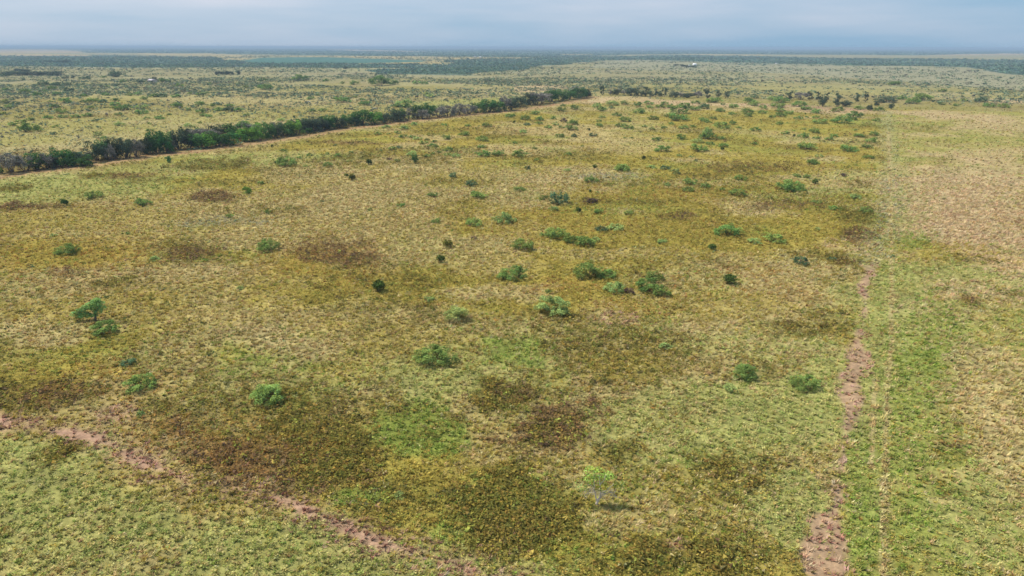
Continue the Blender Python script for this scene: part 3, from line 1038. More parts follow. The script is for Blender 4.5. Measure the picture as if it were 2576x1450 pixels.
# x y width height kind, in the coordinates of the enlarged crops noted by the key
BUSH = {
'A0': """60 395 90 40 d;850 428 90 30 d;425 500 140 45 d;565 490 100 45 d;670 483 70 25 d;625 495 30 18 d;255 562 95 30 m;
375 590 80 45 m;700 545 90 30 d;455 550 45 25 m;525 530 90 25 m;580 585 75 20 m;65 535 60 30 m;1080 505 60 28 m;1045 408 50 22 m;1240 455 70 20 m;
1408 460 80 35 d;1650 452 100 30 m;1810 495 70 25 m;2110 478 45 25 m;1175 402 150 20 d;850 600 70 30 m;1060 590 80 28 m;55 670 60 60 p;165 680 80 28 d;505 655 45 20 m;
665 665 130 40 m;845 660 70 30 m;940 655 120 30 m;1040 662 90 35 d;1160 645 70 35 m;1340 640 50 25 m;1450 630 70 35 m;1560 605 90 30 m;1640 605 90 30 d;1770 610 80 30 m;
1390 580 60 30 m;1300 590 60 30 m;1910 578 55 20 m;2015 585 70 20 m;2085 570 50 25 m;2470 510 60 25 m;90 715 90 25 m;555 712 90 25 m;920 718 70 25 m;615 768 120 35 m;
1160 688 80 22 m;1150 720 70 28 m;1250 738 150 40 m;1430 722 110 28 p;1430 775 110 38 m;880 803 90 40 m;1190 790 75 30 m;640 815 85 30 m;760 812 80 25 m;480 825 90 30 m;
310 842 75 35 m;130 893 80 35 m;215 870 90 22 m;290 957 210 70 m;560 912 60 30 m;955 850 60 25 d;990 992 75 50 p;1205 893 95 38 p;1605 830 90 40 m;1500 875 45 25 m;1480 825 60 28 m;
1705 785 50 22 m;1900 740 55 30 m;1780 710 130 28 m;2010 685 100 35 m;2135 700 60 35 m;2205 685 55 25 d;2315 700 70 30 m;2025 765 95 50 m;2045 800 75 30 m;2110 810 70 22 m;
2195 745 90 30 m;2300 755 130 35 d;2390 752 90 25 m;2480 800 65 35 m;1910 905 100 35 p;1515 948 70 22 m;2010 870 45 25 m;35 785 85 25 m;1945 1440 60 28 m""",
'A1': """255 848 80 35 p;570 752 55 28 m;670 745 75 28 m;1095 690 130 35 m;1400 705 50 22 m;1490 708 200 22 p;1805 720 70 30 p;880 660 140 25 m;1075 635 50 20 m;1000 610 50 25 m;
625 590 50 20 m;790 625 40 25 m;555 630 70 20 m;1705 578 50 25 m;1745 605 80 20 p;100 530 140 30 m;440 440 150 50 m;700 450 60 35 m;65 445 70 40 m;870 470 60 25 m;990 480 100 25 m;
1250 490 230 60 m;1380 480 110 40 m;1620 475 80 28 m;1700 475 70 25 m;
165 1115 30 35 j;1590 890 65 45 p;1305 920 80 40 p;1500 930 90 30 p;1430 970 60 35 m;2550 808 80 35 m;2325 905 110 40 m;2135 900 60 28 m;1890 892 60 20 m;1230 985 70 25 m;
1330 980 45 20 p;1485 1015 80 25 m;1575 1015 60 25 m;1915 1030 100 55 m;2110 995 110 35 m;2045 985 40 20 m;2270 1050 130 55 m;1690 1080 90 45 m;1725 1040 50 25 m;
1630 1035 80 25 p;1775 1105 90 30 m;1800 1060 50 30 m;2280 1120 80 30 m;1365 1135 85 35 m;1440 1120 60 25 d;1270 1145 30 18 m;800 1095 40 20 d;960 1175 60 35 m;1925 1150 110 25 m;
1845 1160 40 25 m;1780 1180 50 30 m;1715 1210 80 30 m;1925 1200 70 28 m;2010 1215 80 45 p;820 1205 75 40 m;540 1195 60 35 m;435 1225 55 30 m;275 1150 60 25 m;
195 1280 30 35 j;725 1310 110 45 m;640 1262 35 20 m;940 1255 60 25 m;1345 1240 55 25 u;1425 1260 60 40 m;495 1310 50 20 m;1980 1415 95 70 d;715 1180 40 30 p""",
'A2': """235 780 90 40 m;500 748 100 30 m;630 730 110 35 m;515 695 60 20 m;860 720 90 60 p;1010 690 120 60 p;905 745 90 50 m;1000 720 60 30 d;1140 680 100 45 p;1265 700 110 50 m;1375 680 90 40 m;
1380 715 70 30 m;1280 770 120 40 m;1490 715 90 40 m;1530 680 80 35 m;1590 715 90 30 m;1740 715 130 60 m;1850 740 100 35 m;1930 725 110 40 d;1940 695 80 30 m;1845 675 90 25 m;
2040 665 150 35 m;2125 685 50 25 m;2230 720 120 60 m;2100 755 100 40 m;2210 785 80 40 m;2370 770 130 60 m;2370 800 110 35 m;2390 660 120 40 m;2440 695 120 30 m;2520 720 90 40 m;
2520 770 80 40 m;2440 620 90 30 d;415 830 60 40 m;520 860 60 60 u;610 885 130 60 m;280 845 110 55 m;155 890 65 35 d;275 880 70 25 m;20 870 40 30 j;15 800 40 40 m;130 835 110 30 m;
435 890 80 30 p;500 920 60 30 m;595 940 130 50 m;365 920 70 35 m;115 965 80 30 m;875 900 80 40 m;875 855 50 30 m;905 815 70 25 p;1055 800 90 40 m;1140 855 120 35 m;1065 905 70 40 m;
1155 925 120 45 m;770 940 35 22 j;1330 910 50 25 p;1410 935 70 30 m;1420 835 110 40 m;1535 922 60 28 m;1600 880 60 25 m;1555 805 60 35 m;1665 845 200 45 m;1720 925 90 35 m;
1820 910 60 30 m;1925 850 100 40 m;1960 865 80 30 m;2025 830 70 30 m;2220 880 70 50 m;2110 925 160 40 m;2280 920 50 25 m;2450 950 100 45 m;1700 1035 130 45 m;1970 1030 180 40 m;
2100 1030 80 30 m;1455 1050 100 45 m;1860 1065 120 25 p;480 1010 90 40 m;625 1010 60 45 d;820 1000 85 40 d;1135 1020 40 20 p;1205 1020 35 20 m;25 1072 50 30 m;230 1130 60 28 m;
565 1195 95 45 m;1990 1085 80 30 m;2130 1110 100 40 m;2120 1145 45 40 j;830 1328 50 35 j;155 1335 55 55 d;250 1250 50 35 m;705 1105 30 20 m;1510 1160 150 35 m;1685 1205 60 25 p;
1845 1250 40 28 d;1540 1340 90 50 d;1400 1325 80 40 p;1640 1385 130 45 p;2440 1080 60 30 m;555 1355 70 25 p""",
'A3': """95 715 140 50 m;40 640 100 50 p;130 660 150 50 m;315 705 140 35 m;380 735 110 45 m;490 770 110 35 m;700 755 120 35 m;210 780 110 40 m;125 755 90 35 m;130 805 120 35 m;35 815 70 30 m;
480 815 60 30 m;390 810 40 20 m;375 780 20 20 j;300 830 80 35 m;520 870 130 40 m;115 885 70 45 m;865 812 150 45 m;845 840 80 25 m;745 870 170 40 m;660 850 70 30 m;1090 850 80 35 m;
360 935 45 25 p;470 970 120 50 m;175 978 75 35 m;355 1015 120 50 m;880 945 40 30 p;490 1025 70 30 m;665 1005 85 30 m;615 1040 80 35 m;915 1008 100 30 m;1060 993 105 45 m;
1040 1060 115 45 m;1000 1125 110 35 m;1010 1230 100 50 m;450 1275 120 55 m;510 1210 80 30 p;290 1410 80 35 m;390 1420 100 50 m;
1455 672 140 30 m;1745 685 60 28 m;1905 697 70 25 m;2140 655 120 40 d;2220 708 110 25 m;2370 715 110 40 m;1965 645 70 30 p;1760 555 80 35 m;1270 485 110 25 m;1350 630 90 35 m;1560 640 180 50 m""",
'B0': """710 298 140 50 m;1080 350 130 40 m;1460 155 45 25 m;1967 183 45 28 m;1735 440 50 40 m;2025 410 70 35 m;405 580 50 28 p;970 570 35 25 m;1175 765 80 35 p;1545 775 50 28 m;1810 980 50 35 p""",
'B1': """840 132 75 50 d;975 208 100 55 d;1405 78 35 50 d;690 285 80 40 m;1000 280 60 50 m;1040 300 130 35 m;450 358 70 32 m;220 385 30 25 m;710 480 80 40 m;995 505 125 45 m;
1300 470 50 35 p;1000 605 50 25 u;1345 243 90 30 m;1530 303 80 38 m;1930 255 30 18 p;1875 335 100 55 u;1600 388 80 38 p;1885 178 105 50 m;2115 95 100 65 m;2175 418 75 35 m;
1940 408 85 30 m;1920 620 50 65 p;660 1075 80 40 p;1560 1010 55 28 m;2440 80 60 40 m;2335 65 80 40 p;2460 200 45 30 p;2420 640 90 35 p;2450 1440 100 60 p;1370 690 180 80 m;1300 918 210 115 m""",
'B2': """55 195 110 40 m;170 220 90 35 m;40 250 90 30 m;300 235 45 25 m;435 160 90 50 m;415 278 120 65 m;865 135 50 25 m;935 140 90 45 m;1215 130 60 25 u;1300 297 80 40 p;1005 337 75 38 m;
1130 380 70 38 m;1190 380 50 25 m;1370 410 110 60 m;540 640 100 45 p;695 635 150 70 m;1130 760 60 30 d;1015 535 35 35 p;985 35 85 35 m""",
'C0': """890 450 50 50 p;815 130 80 60 d""",
'C1': """370 970 70 50 p;215 920 35 25 p""",
'C2': """295 290 80 60 p""",
}
# plants that read one by one: frame, x, y, w, h, kind, label, short name used by their neighbours
NAMED = [
('A0', 290, 957, 211, 71, 'm', "widest grey-green bush on the left plain, near the frame's left edge", "the widest bush of the left plain"),
('A0', 990, 993, 76, 51, 'p', "round pale green bush just above the left part of the hedgerow", "the round bush above the hedgerow"),
('A1', 315, 1305, 220, 70, 'm', "wide rounded green bush standing in the field just below the hedgerow's left half", "the wide bush under the hedgerow"),
('A1', 1140, 1287, 85, 55, 'j', "squat square dark juniper alone on tan grass below the hedgerow", "the squat square juniper"),
('A1', 910, 1410, 50, 40, 'o', "smaller upper juniper of the touching pair right of the ridge of tan grass", None),
('A1', 970, 1445, 90, 50, 'o', "larger olive juniper with a smaller one touching its upper left", "the touching juniper pair"),
('A1', 2280, 1210, 160, 75, 'm', "left bush of three green bushes in a row, mid field", "the left bush of the row of three"),
('A1', 2440, 1200, 130, 70, 'm', "middle bush of three green bushes in a row, mid field", None),
('A2', 90, 1210, 170, 60, 'm', "right-hand, darker bush of three green bushes in a row, mid field", "the right bush of the row of three"),
('A2', 1680, 775, 200, 50, 'm', "long low dark green bush in front of the thickets by the sandy strip", "the long low bush by the sandy strip"),
('A2', 1330, 1235, 50, 48, 'j', "upright blocky dark juniper alone in the far middle of the field", "the upright blocky juniper"),
('A2', 1965, 975, 100, 80, 'p', "airy yellow-green bush taller than the green bushes around it", "the airy yellow-green bush"),
('A2', 1880, 1155, 180, 50, 'm', "wide green bush left of a small dark juniper in the far right field", "the wide bush beside a juniper"),
('A2', 1110, 1350, 150, 75, 'm', "tilted green bush with a flat left skirt on the pale grass patch", "the tilted bush on pale grass"),
('A3', 265, 1000, 35, 30, 'j', "small round dark juniper touching the left of a green bush, far right field", "the small round juniper"),
('A3', 395, 1135, 170, 50, 'm', "wide flat green bush right of centre in the far right field", "the wide flat bush"),
('A3', 805, 1155, 170, 65, 'm', "large green bush nearest the pale swath in the far right field", "the large bush near the swath"),
('B0', 485, 345, 65, 55, 'j', "round blackish-green juniper at the left, beside a brown patch", "the round left-hand juniper"),
('B0', 520, 722, 180, 85, 'm', "loose two-lobed green bush on rusty grass near the left edge", "the loose two-lobed bush"),
('B0', 2030, 697, 165, 112, 'm', "large ball-shaped green bush alone at the left centre", "the ball-shaped bush"),
('B0', 785, 1325, 200, 120, 'm', "grey-green bush directly in front of the leaning bright green tree", "the bush under the leaning tree"),
('B1', 800, 668, 78, 66, 'o', "olive-brown juniper, the upper of two egg-shaped ones at centre", "the upper egg-shaped juniper"),
('B1', 750, 782, 90, 72, 'j', "dark green juniper, the lower of two egg-shaped ones at centre", "the lower egg-shaped juniper"),
('B1', 288, 1003, 115, 70, 'j', "wide dark juniper, lowest of the junipers left of centre", "the wide low juniper"),
('B1', 1785, 400, 55, 48, 'j', "small upright juniper right below the dark vase-shaped bush", "the small upright juniper"),
('B1', 1880, 252, 35, 25, 'j', "tiny dark juniper above and right of the dark vase-shaped bush", None),
('B1', 1915, 68, 40, 28, 'o', "tiny olive juniper dot on the pale grass patch, upper centre", "the tiny juniper on pale grass"),
('B1', 1645, 340, 150, 115, 'd', "dark vase-shaped bush with visible stems, taller than its neighbours, mid field", "the dark vase-shaped bush"),
('B1', 1210, 490, 150, 115, 'p', "airy light green bush with thin bare stems, left of the dark vase-shaped bush", "the airy thin-stemmed bush"),
('B1', 1960, 548, 95, 50, 'd', "left, darker half of the bush pair above the long thicket", None),
('B1', 2065, 540, 115, 55, 'p', "right, paler half of the bush pair above the long thicket", "the bush pair above the thicket"),
('B1', 1600, 605, 190, 90, 'm', "left bush of the long three-bush thicket at centre", "the left end of the long thicket"),
('B1', 1730, 640, 130, 90, 'm', "middle bush of the long three-bush thicket at centre", None),
('B1', 1840, 658, 150, 100, 'm', "right bush of the long three-bush thicket at centre", "the right end of the long thicket"),
('B1', 1860, 905, 220, 150, 'm', "biggest dark green bush of the centre with a smaller one at its right", "the biggest centre bush"),
('B1', 2020, 905, 130, 90, 'm', "smaller bush touching the right side of the biggest centre bush", None),
('B1', 2065, 1020, 180, 100, 'p', "pale green bush below the biggest centre bush", None),
('B1', 2170, 1015, 90, 55, 'u', "half-bare greyish bush between the pale bush and the right-hand clump", None),
('B1', 2350, 925, 150, 60, 'm', "smaller dark bush behind the right-hand clump of the centre", None),
('B1', 2300, 1005, 200, 120, 'm', "left half of the right-hand bush clump at centre", "the right-hand centre clump"),
('B1', 2410, 1040, 150, 95, 'm', "right half of the right-hand bush clump at centre", None),
('B1', 1600, 1200, 300, 125, 'p', "broad yellow-green bush below the centre clumps", "the broad yellow-green bush"),
('B1', 865, 1240, 200, 140, 'p', "dome of pale green foliage with tan stalks at its foot, left of centre", "the pale dome with tan stalks"),
('B2', 805, 240, 195, 70, 'm', "wide dark green bush, largest in the upper right of the field", "the wide upper right bush"),
('B2', 1000, 187, 60, 45, 'j', "round dark juniper right of the wide bush in the upper right field", None),
('B2', 345, 580, 190, 95, 'm', "full green bush above left of a dark juniper, right of centre", "the full bush right of centre"),
('B2', 225, 690, 75, 62, 'j', "dark juniper below the full green bush right of centre", "the juniper right of centre"),
('B2', 885, 798, 130, 80, 'd', "dark green bush between the lower juniper and the dirt track", "the dark bush by the track"),
('B2', 370, 955, 115, 90, 'j', "largest juniper of the right side, upright sprays, alone on olive grass", "the largest right-side juniper"),
('C0', 890, 300, 210, 115, 'm', "bright grey-green bush among brown weeds at lower left", "the left bush among brown weeds"),
('C0', 1680, 385, 250, 110, 'm', "wide grey-green bush rising from dark weeds at lower left centre", "the right bush among brown weeds"),
('C1', 600, 150, 260, 145, 'm', "largest near bush, a rounded green dome just left of bottom centre", "the largest near bush"),
('C2', 400, 220, 180, 110, 'm', "left bush of the near pair beside the dirt track", "the left bush of the near pair"),
('C2', 760, 283, 190, 110, 'm', "right bush of the near pair, closest to the dirt track", "the right bush of the near pair"),
]
seen = set()
for fr, x, y, w, h, k, lab, sh in NAMED:
    fn, s = frame(fr); u, v = fn(x, y)
    plant(u, v, w * s, h * s, k, lab, sh, zone='left' if fr == 'A0' else 'field')
for fr, txt in BUSH.items():
    fn, s = frame(fr)
    for e in txt.replace("\n", "").split(";"):
        x, y, w, h, k = e.split(); x, y, w, h = map(float, (x, y, w, h)); u, v = fn(x, y)
        if any(abs(p['u'] - u) < 1.5 and abs(p['v'] - v) < 2 for p in PLACED): continue
        c = at(u, v)
        z = 'left' if bool(region_left(np.array([c[0]]), np.array([c[1]]))[0]) else 'field'
        plant(u, v, w * s, h * s, k, zone=z)

# small slender trees standing in the field
plant(*frame('A0')[0](1695, 1270), 15, 17, 'G', "small dark tree on a short trunk just below the hedgerow's left part", "the small tree below the hedgerow")
plant(*frame('B0')[0](1870, 262), 20, 21, 'g', "little bright green sapling on tan grass, upper left of the field", "the bright little sapling")
plant(*frame('A1')[0](1600, 1275), 18, 22, 'G', "slim dark-stemmed tree with a pale bush behind it, upper centre", "the slim dark-stemmed tree")
plant(*frame('A1')[0](1570, 1200), 30, 15, 'p', "pale loose bush directly behind the slim dark-stemmed tree")

for p in PLACED:       # dry seed stalks standing at the foot of one pale bush
    if p['short'] == "the pale dome with tan stalks":
        q = np.random.RandomState(3)
        tip = [(.52 * math.cos(a), .52 * math.sin(a), .1) for a in np.linspace(0, 6.2, 24)]
        V_, F_, T_ = twigs(tip, 110, .22, q, .006, 2.2)
        mesh_np("dry_stalks", V_, F_, F_straw, colors=T_, parent=p['o'])

# hedgerow, left to right
HROW = {
'H0': """10 690 60 110 g;180 690 330 270 B;400 670 280 220 B;560 640 260 240 G;720 630 240 210 B;930 600 330 270 G;1090 590 260 220 G;1240 580 220 200 D;1310 600 210 120 G;1460 520 260 270 D;
1590 480 260 290 G;1740 480 220 290 D;1900 470 240 280 D;2060 460 240 240 B;2200 410 200 250 D;2280 400 150 230 G;2370 390 240 300 G;2520 380 200 270 G;800 615 180 150 D;1680 500 140 200 B""",
'H1': """60 680 260 250 G;190 670 160 170 B;290 660 220 270 D;390 560 150 220 D;430 650 220 220 D;520 560 300 200 B;550 520 200 180 G;560 650 260 180 G;700 640 300 190 g;720 540 280 170 B;870 620 280 210 G;
890 500 260 180 D;1050 600 260 190 G;1150 490 300 210 G;1300 450 280 170 B;1110 583 90 80 y;1240 540 230 170 g;1370 540 220 200 g;1400 420 220 150 p;1480 520 200 220 g;1620 500 240 230 G;
1740 480 200 200 D;1790 440 200 180 B;1890 460 230 200 G;1990 340 110 130 D;2040 440 240 200 g;2150 380 220 180 G;2250 412 110 80 G;2200 400 240 200 D;2320 390 240 190 D;2430 370 220 180 D;2540 350 240 190 G""",
'A1': """620 940 160 120 D;730 930 140 110 G;830 920 150 110 D;910 900 130 110 G;1000 895 120 80 D;1080 888 190 130 G;1195 884 140 120 g;1290 870 130 100 D;1390 858 130 120 D;1450 845 120 110 G;
1540 832 140 80 B;1630 825 140 140 G;1680 832 130 90 B;1740 820 120 140 G;1840 812 150 90 B;1930 803 140 80 B;2040 793 150 100 B;2140 782 140 90 B;2240 768 130 90 G;2340 760 150 110 G;
2430 752 130 100 G;2500 745 110 130 B;2570 738 120 100 D""",
'A2': """60 707 140 100 D;170 688 150 110 D;230 684 150 110 B;310 670 140 100 B;400 652 150 90 G;490 643 130 80 G;580 632 120 80 G;620 610 130 90 B;680 622 130 110 G;745 610 110 80 D""",
}
hedge = []
for fr, txt in HROW.items():
    fn, s = frame(fr)
    for e in txt.replace("\n", "").split(";"):
        x, y, w, h, k = e.split(); x, y, w, h = map(float, (x, y, w, h)); u, v = fn(x, y)
        if k == 'p': k = 'g'
        hedge.append((u, v, w * s * 1.22, h * s * 1.02, k))
hedge.sort()


def ordinal(n):
    if 10 <= n % 100 <= 20: return "%dth" % n
    return "%d%s" % (n, {1: 'st', 2: 'nd', 3: 'rd'}.get(n % 10, 'th'))


LOOK = {'G': "green leafy", 'g': "bright green", 'D': "dark dusky", 'B': "bare grey", 'y': "yellow-leaved", 'O': "ragged dark", 'E': "dense dark"}
nh = len(hedge)
for i, (u, v, w, h, k) in enumerate(hedge):
    if i == 0: lab = "bright green tree cut by the left edge, first of the hedgerow"
    elif i == nh - 1: lab = "%s tree closing the far right end of the hedgerow" % LOOK[k]
    elif i < nh / 2: lab = "%s tree, %s from the left end of the long hedgerow" % (LOOK[k], ordinal(i + 1))
    else: lab = "%s tree, %s from the far right end of the long hedgerow" % (LOOK[k], ordinal(nh - i))
    plant(u, v, w, h, k, lab, "the hedgerow's left end" if i == 1 else ("the hedgerow's right end" if i == nh - 1 else None), group="trees of the long hedgerow", zone='left')

# far tree row and the lone oaks at its right
FROW = {
'A2': "910 588 60 80 O;985 585 70 45 B;1060 587 90 28 D;1130 588 80 25 B;1210 592 110 38 D;1300 600 70 50 O;1345 600 80 80 O;1395 595 60 40 D;1448 603 50 78 O;1490 598 55 50 D;1530 600 55 72 O;1630 612 90 60 E;1700 606 70 40 B;1770 615 110 45 E;1870 612 100 35 B;1965 622 80 82 O;2075 615 55 65 O;2150 620 70 62 O",
'A3': "210 632 100 68 O;415 632 80 64 O;500 632 60 66 O;590 632 60 62 O;545 700 84 85 E;690 702 100 115 O;770 697 110 50 E;890 655 100 78 O;980 657 50 72 O;330 632 120 30 B;1095 692 90 55 O;1195 662 160 48 E;1020 738 66 52 E;1115 747 100 38 m;1240 728 70 55 E;920 732 90 32 m"}
frs = []
for fr, txt in FROW.items():
    fn, s = frame(fr)
    for e in txt.split(";"):
        x, y, w, h, k = e.split(); x, y, w, h = map(float, (x, y, w, h)); u, v = fn(x, y)
        frs.append((u, v, w * s * 1.08, h * s * 1.05, k))
frs.sort()
nf = len(frs)
for i, (u, v, w, h, k) in enumerate(frs):
    if k == 'm':
        plant(u, v, w, h, k); continue
    sh = None
    if abs(u - (644 * 3 + 1240 * .25)) < 2:
        lab = "dense dark tree at the far end of the pale swath, last of the far row"; sh = "the tree ending the swath"
    elif i < nf / 2: lab = "%s tree, %s from the left in the far tree row" % (LOOK[k], ordinal(i + 1))
    else: lab = "%s tree, %s from the right in the far tree row" % (LOOK[k], ordinal(nf - i))
    if i == 0: sh = "the far row's first tree"
    plant(u, v, w, h, k, lab, sh, group="far row of trees", zone='left' if i < nf * .7 else 'field')

# distant dark groves on the left plain
GROVE = [(8 + 17 * i, 190 + 0.5 * (i % 3), 24 + 4 * (i % 2), 9 + (i % 3), 'E') for i in range(9)] + \
        [(120 + 13 * i, 159.5, 18, 5, 'E') for i in range(5)] + [(46, 181, 17, 6, 'E'), (59, 181.5, 18, 7, 'E'), (73, 181, 16, 6, 'E')] + [(166, 198, 16, 7, 'E'), (184, 197, 12, 6, 'E')] + \
        [(548 + 11 * i, 188.5, 15, 9 - (i % 2), 'E') for i in range(4)] + [(600, 188.5, 11, 9, 'E')] + \
        [(390, 204, 13, 10, 'E'), (869, 174, 11, 6, 'E'), (1700, 166, 16, 5, 'E'), (1716, 167.5, 18, 6, 'E'), (1731, 168.5, 16, 5, 'E'), (1745, 169.5, 15, 5, 'E')]
GR = sorted(GROVE)
for i, (u, v, w, h, k) in enumerate(GR):
    if v > 186 and u < 160: g = "the dark grove at the far left"
    elif v < 183 and u < 100: g = "the short grove just beyond the dark grove"
    elif v < 162: g = "the thin dark grove on the left horizon"
    elif 540 < u < 590: g = "the dark clump left of the far crop field"
    elif 1690 < u < 1760: g = "the grove below the white house"
    elif u == 390: g = "the grey shed"
    else: g = "the left plain"
    GR[i] = (u, v, w, h, k, g)
for i, (u, v, w, h, k, g) in enumerate(GR):
    same = [q for q in GR if q[5] == g]
    n = same.index(GR[i]) + 1
    if g == "the grey shed": lab = "dark round tree directly behind the grey shed"
    elif g == "the left plain": lab = "dark lone tree on the distant left plain, %s of these from the left" % ordinal(n)
    else: lab = "dark tree, %s from the left in %s" % (ordinal(n), g)
    plant(u, v, w, h, k, lab, None, group="distant dark trees", zone='left')

# ------------------------------------------------------------------ sheds, house, trough, cattle
def building(u, v, wpx, name, cat, label, ratio=0.55, hgt=0.42, roof=M_tin, wall=M_white, rz=0.0, short=None):
    c = at(u, v); dep = depth_of(c); W = wpx * dep / FPX; D = W * ratio; H = W * hgt; He = H * 0.66
    root = bpy.data.objects.new(name, None); col.objects.link(root)
    root.location = (c[0], c[1], float(height(np.array([c[0]]), np.array([c[1]]))[0]) - 0.05); root.rotation_euler = (0, 0, rz)
    m = MB(); m.box((0, 0, He / 2), (W, D, He))
    V = [(-W / 2, -D / 2, He), (-W / 2, D / 2, He), (-W / 2, 0, H), (W / 2, -D / 2, He), (W / 2, D / 2, He), (W / 2, 0, H)]
    m.add(V + V[:1], [(0, 1, 2, 2), (3, 5, 4, 4)])
    V = np.concatenate(m.V); F = np.concatenate(m.F)
    me = bpy.data.meshes.new("wall"); me.from_pydata(V.tolist(), [], [tuple(dict.fromkeys(f)) for f in F.tolist()]); me.materials.append(wall)
    o = bpy.data.objects.new("wall", me); col.objects.link(o); o.parent = root
    r = MB(); e = W * 0.04; tk = 0.12 + W * 0.008
    for s in (-1, 1):
        a = np.array([(-W / 2 - e, s * (D / 2 + e), He - e * .6), (W / 2 + e, s * (D / 2 + e), He - e * .6), (W / 2 + e, 0, H + .05), (-W / 2 - e, 0, H + .05)])
        b = a + np.array((0, 0, tk))
        r.add(np.vstack([a, b]), [(0, 1, 2, 3), (7, 6, 5, 4), (0, 4, 5, 1), (2, 6, 7, 3), (1, 5, 6, 2), (0, 3, 7, 4)])
    r.mesh("roof", roof, parent=root)
    d = MB(); d.box((W * 0.12, -D / 2 - 0.03, He * .38), (W * .16, .06, He * .76)); d.mesh("door", M_darkdoor, parent=root)
    for xx in (-.28, .34):
        d = MB(); d.box((W * xx, -D / 2 - 0.03, He * .55), (W * .1, .06, He * .3)); d.mesh("window", M_darkdoor, parent=root)
    tag(root, label, cat)
    PLACED.append(dict(o=root, u=u, v=v, w=wpx, h=wpx * hgt, kind='#', label=label, short=short, zone='left', group=None))
    return root


building(384, 207.5, 19, "shed", "shed", "low grey-roofed shed with a bright white end wall on the left plain", .6, .40, M_tin, M_stone, R(-24), "the grey-roofed shed")
building(1747, 164.8, 8.0, "house", "house", "small bright white house above a dark grove on the right plain", .9, .62, M_white, M_white, R(10), "the white house")
building(1734, 165.5, 4.2, "white_shed", "shed", "tiny white shed just left of the small white house", .6, .5, M_white, M_white, R(-20))
building(1196, 145, 5.5, "farmhouse", "house", "left of two tiny pale farmhouses beyond the crop field", .7, .5, M_roofgrey, M_stone, R(5))
building(1208, 145, 5.5, "farmhouse", "house", "right of two tiny pale farmhouses beyond the crop field, bluish white", .6, .35, M_white, M_white, R(-8))
building(1953, 160.3, 4.2, "white_shed", "shed", "tiny white shed at the edge of the far wood, right of the white house", .5, .4, M_white, M_white, R(-15))
building(1450, 131.2, 11, "barn", "barn", "long pale barn roof low on the horizon, left of the other one", .5, .16, M_tin, M_tin, 0)
building(1619, 129.6, 8, "barn", "barn", "small white barn roof on the horizon right of centre", .5, .16, M_white, M_white, 0)

# stock trough
c = at(942, 276.5); root = bpy.data.objects.new("stock_trough", None); col.objects.link(root); root.location = (c[0], c[1], 0.05); root.rotation_euler = (0, 0, .2)
m = MB(); m.box((0, 0, .42), (2.2, .95, .1))
for sx in (-1, 1): m.box((sx * 1.08, 0, .70), (.08, .95, .46))
for sy in (-1, 1): m.box((0, sy * .44, .70), (2.08, .08, .46))
m.mesh("basin", M_stone, parent=root)
m = MB(); m.box((0, 0, .80), (2.06, .78, .02)); m.mesh("water_surface", M_water, parent=root)
for sx in (-1, 1):
    for sy in (-1, 1):
        m = MB(); m.box((sx * .9, sy * .34, .15), (.12, .12, .44)); m.mesh("leg", M_wood, parent=root)
tag(root, "pale stock trough on short legs in the dry grass behind the hedgerow", "trough")
PLACED.append(dict(o=root, u=942, v=276, w=6, h=4, kind='#', label=root['label'], short="the stock trough", zone='left', group=None))


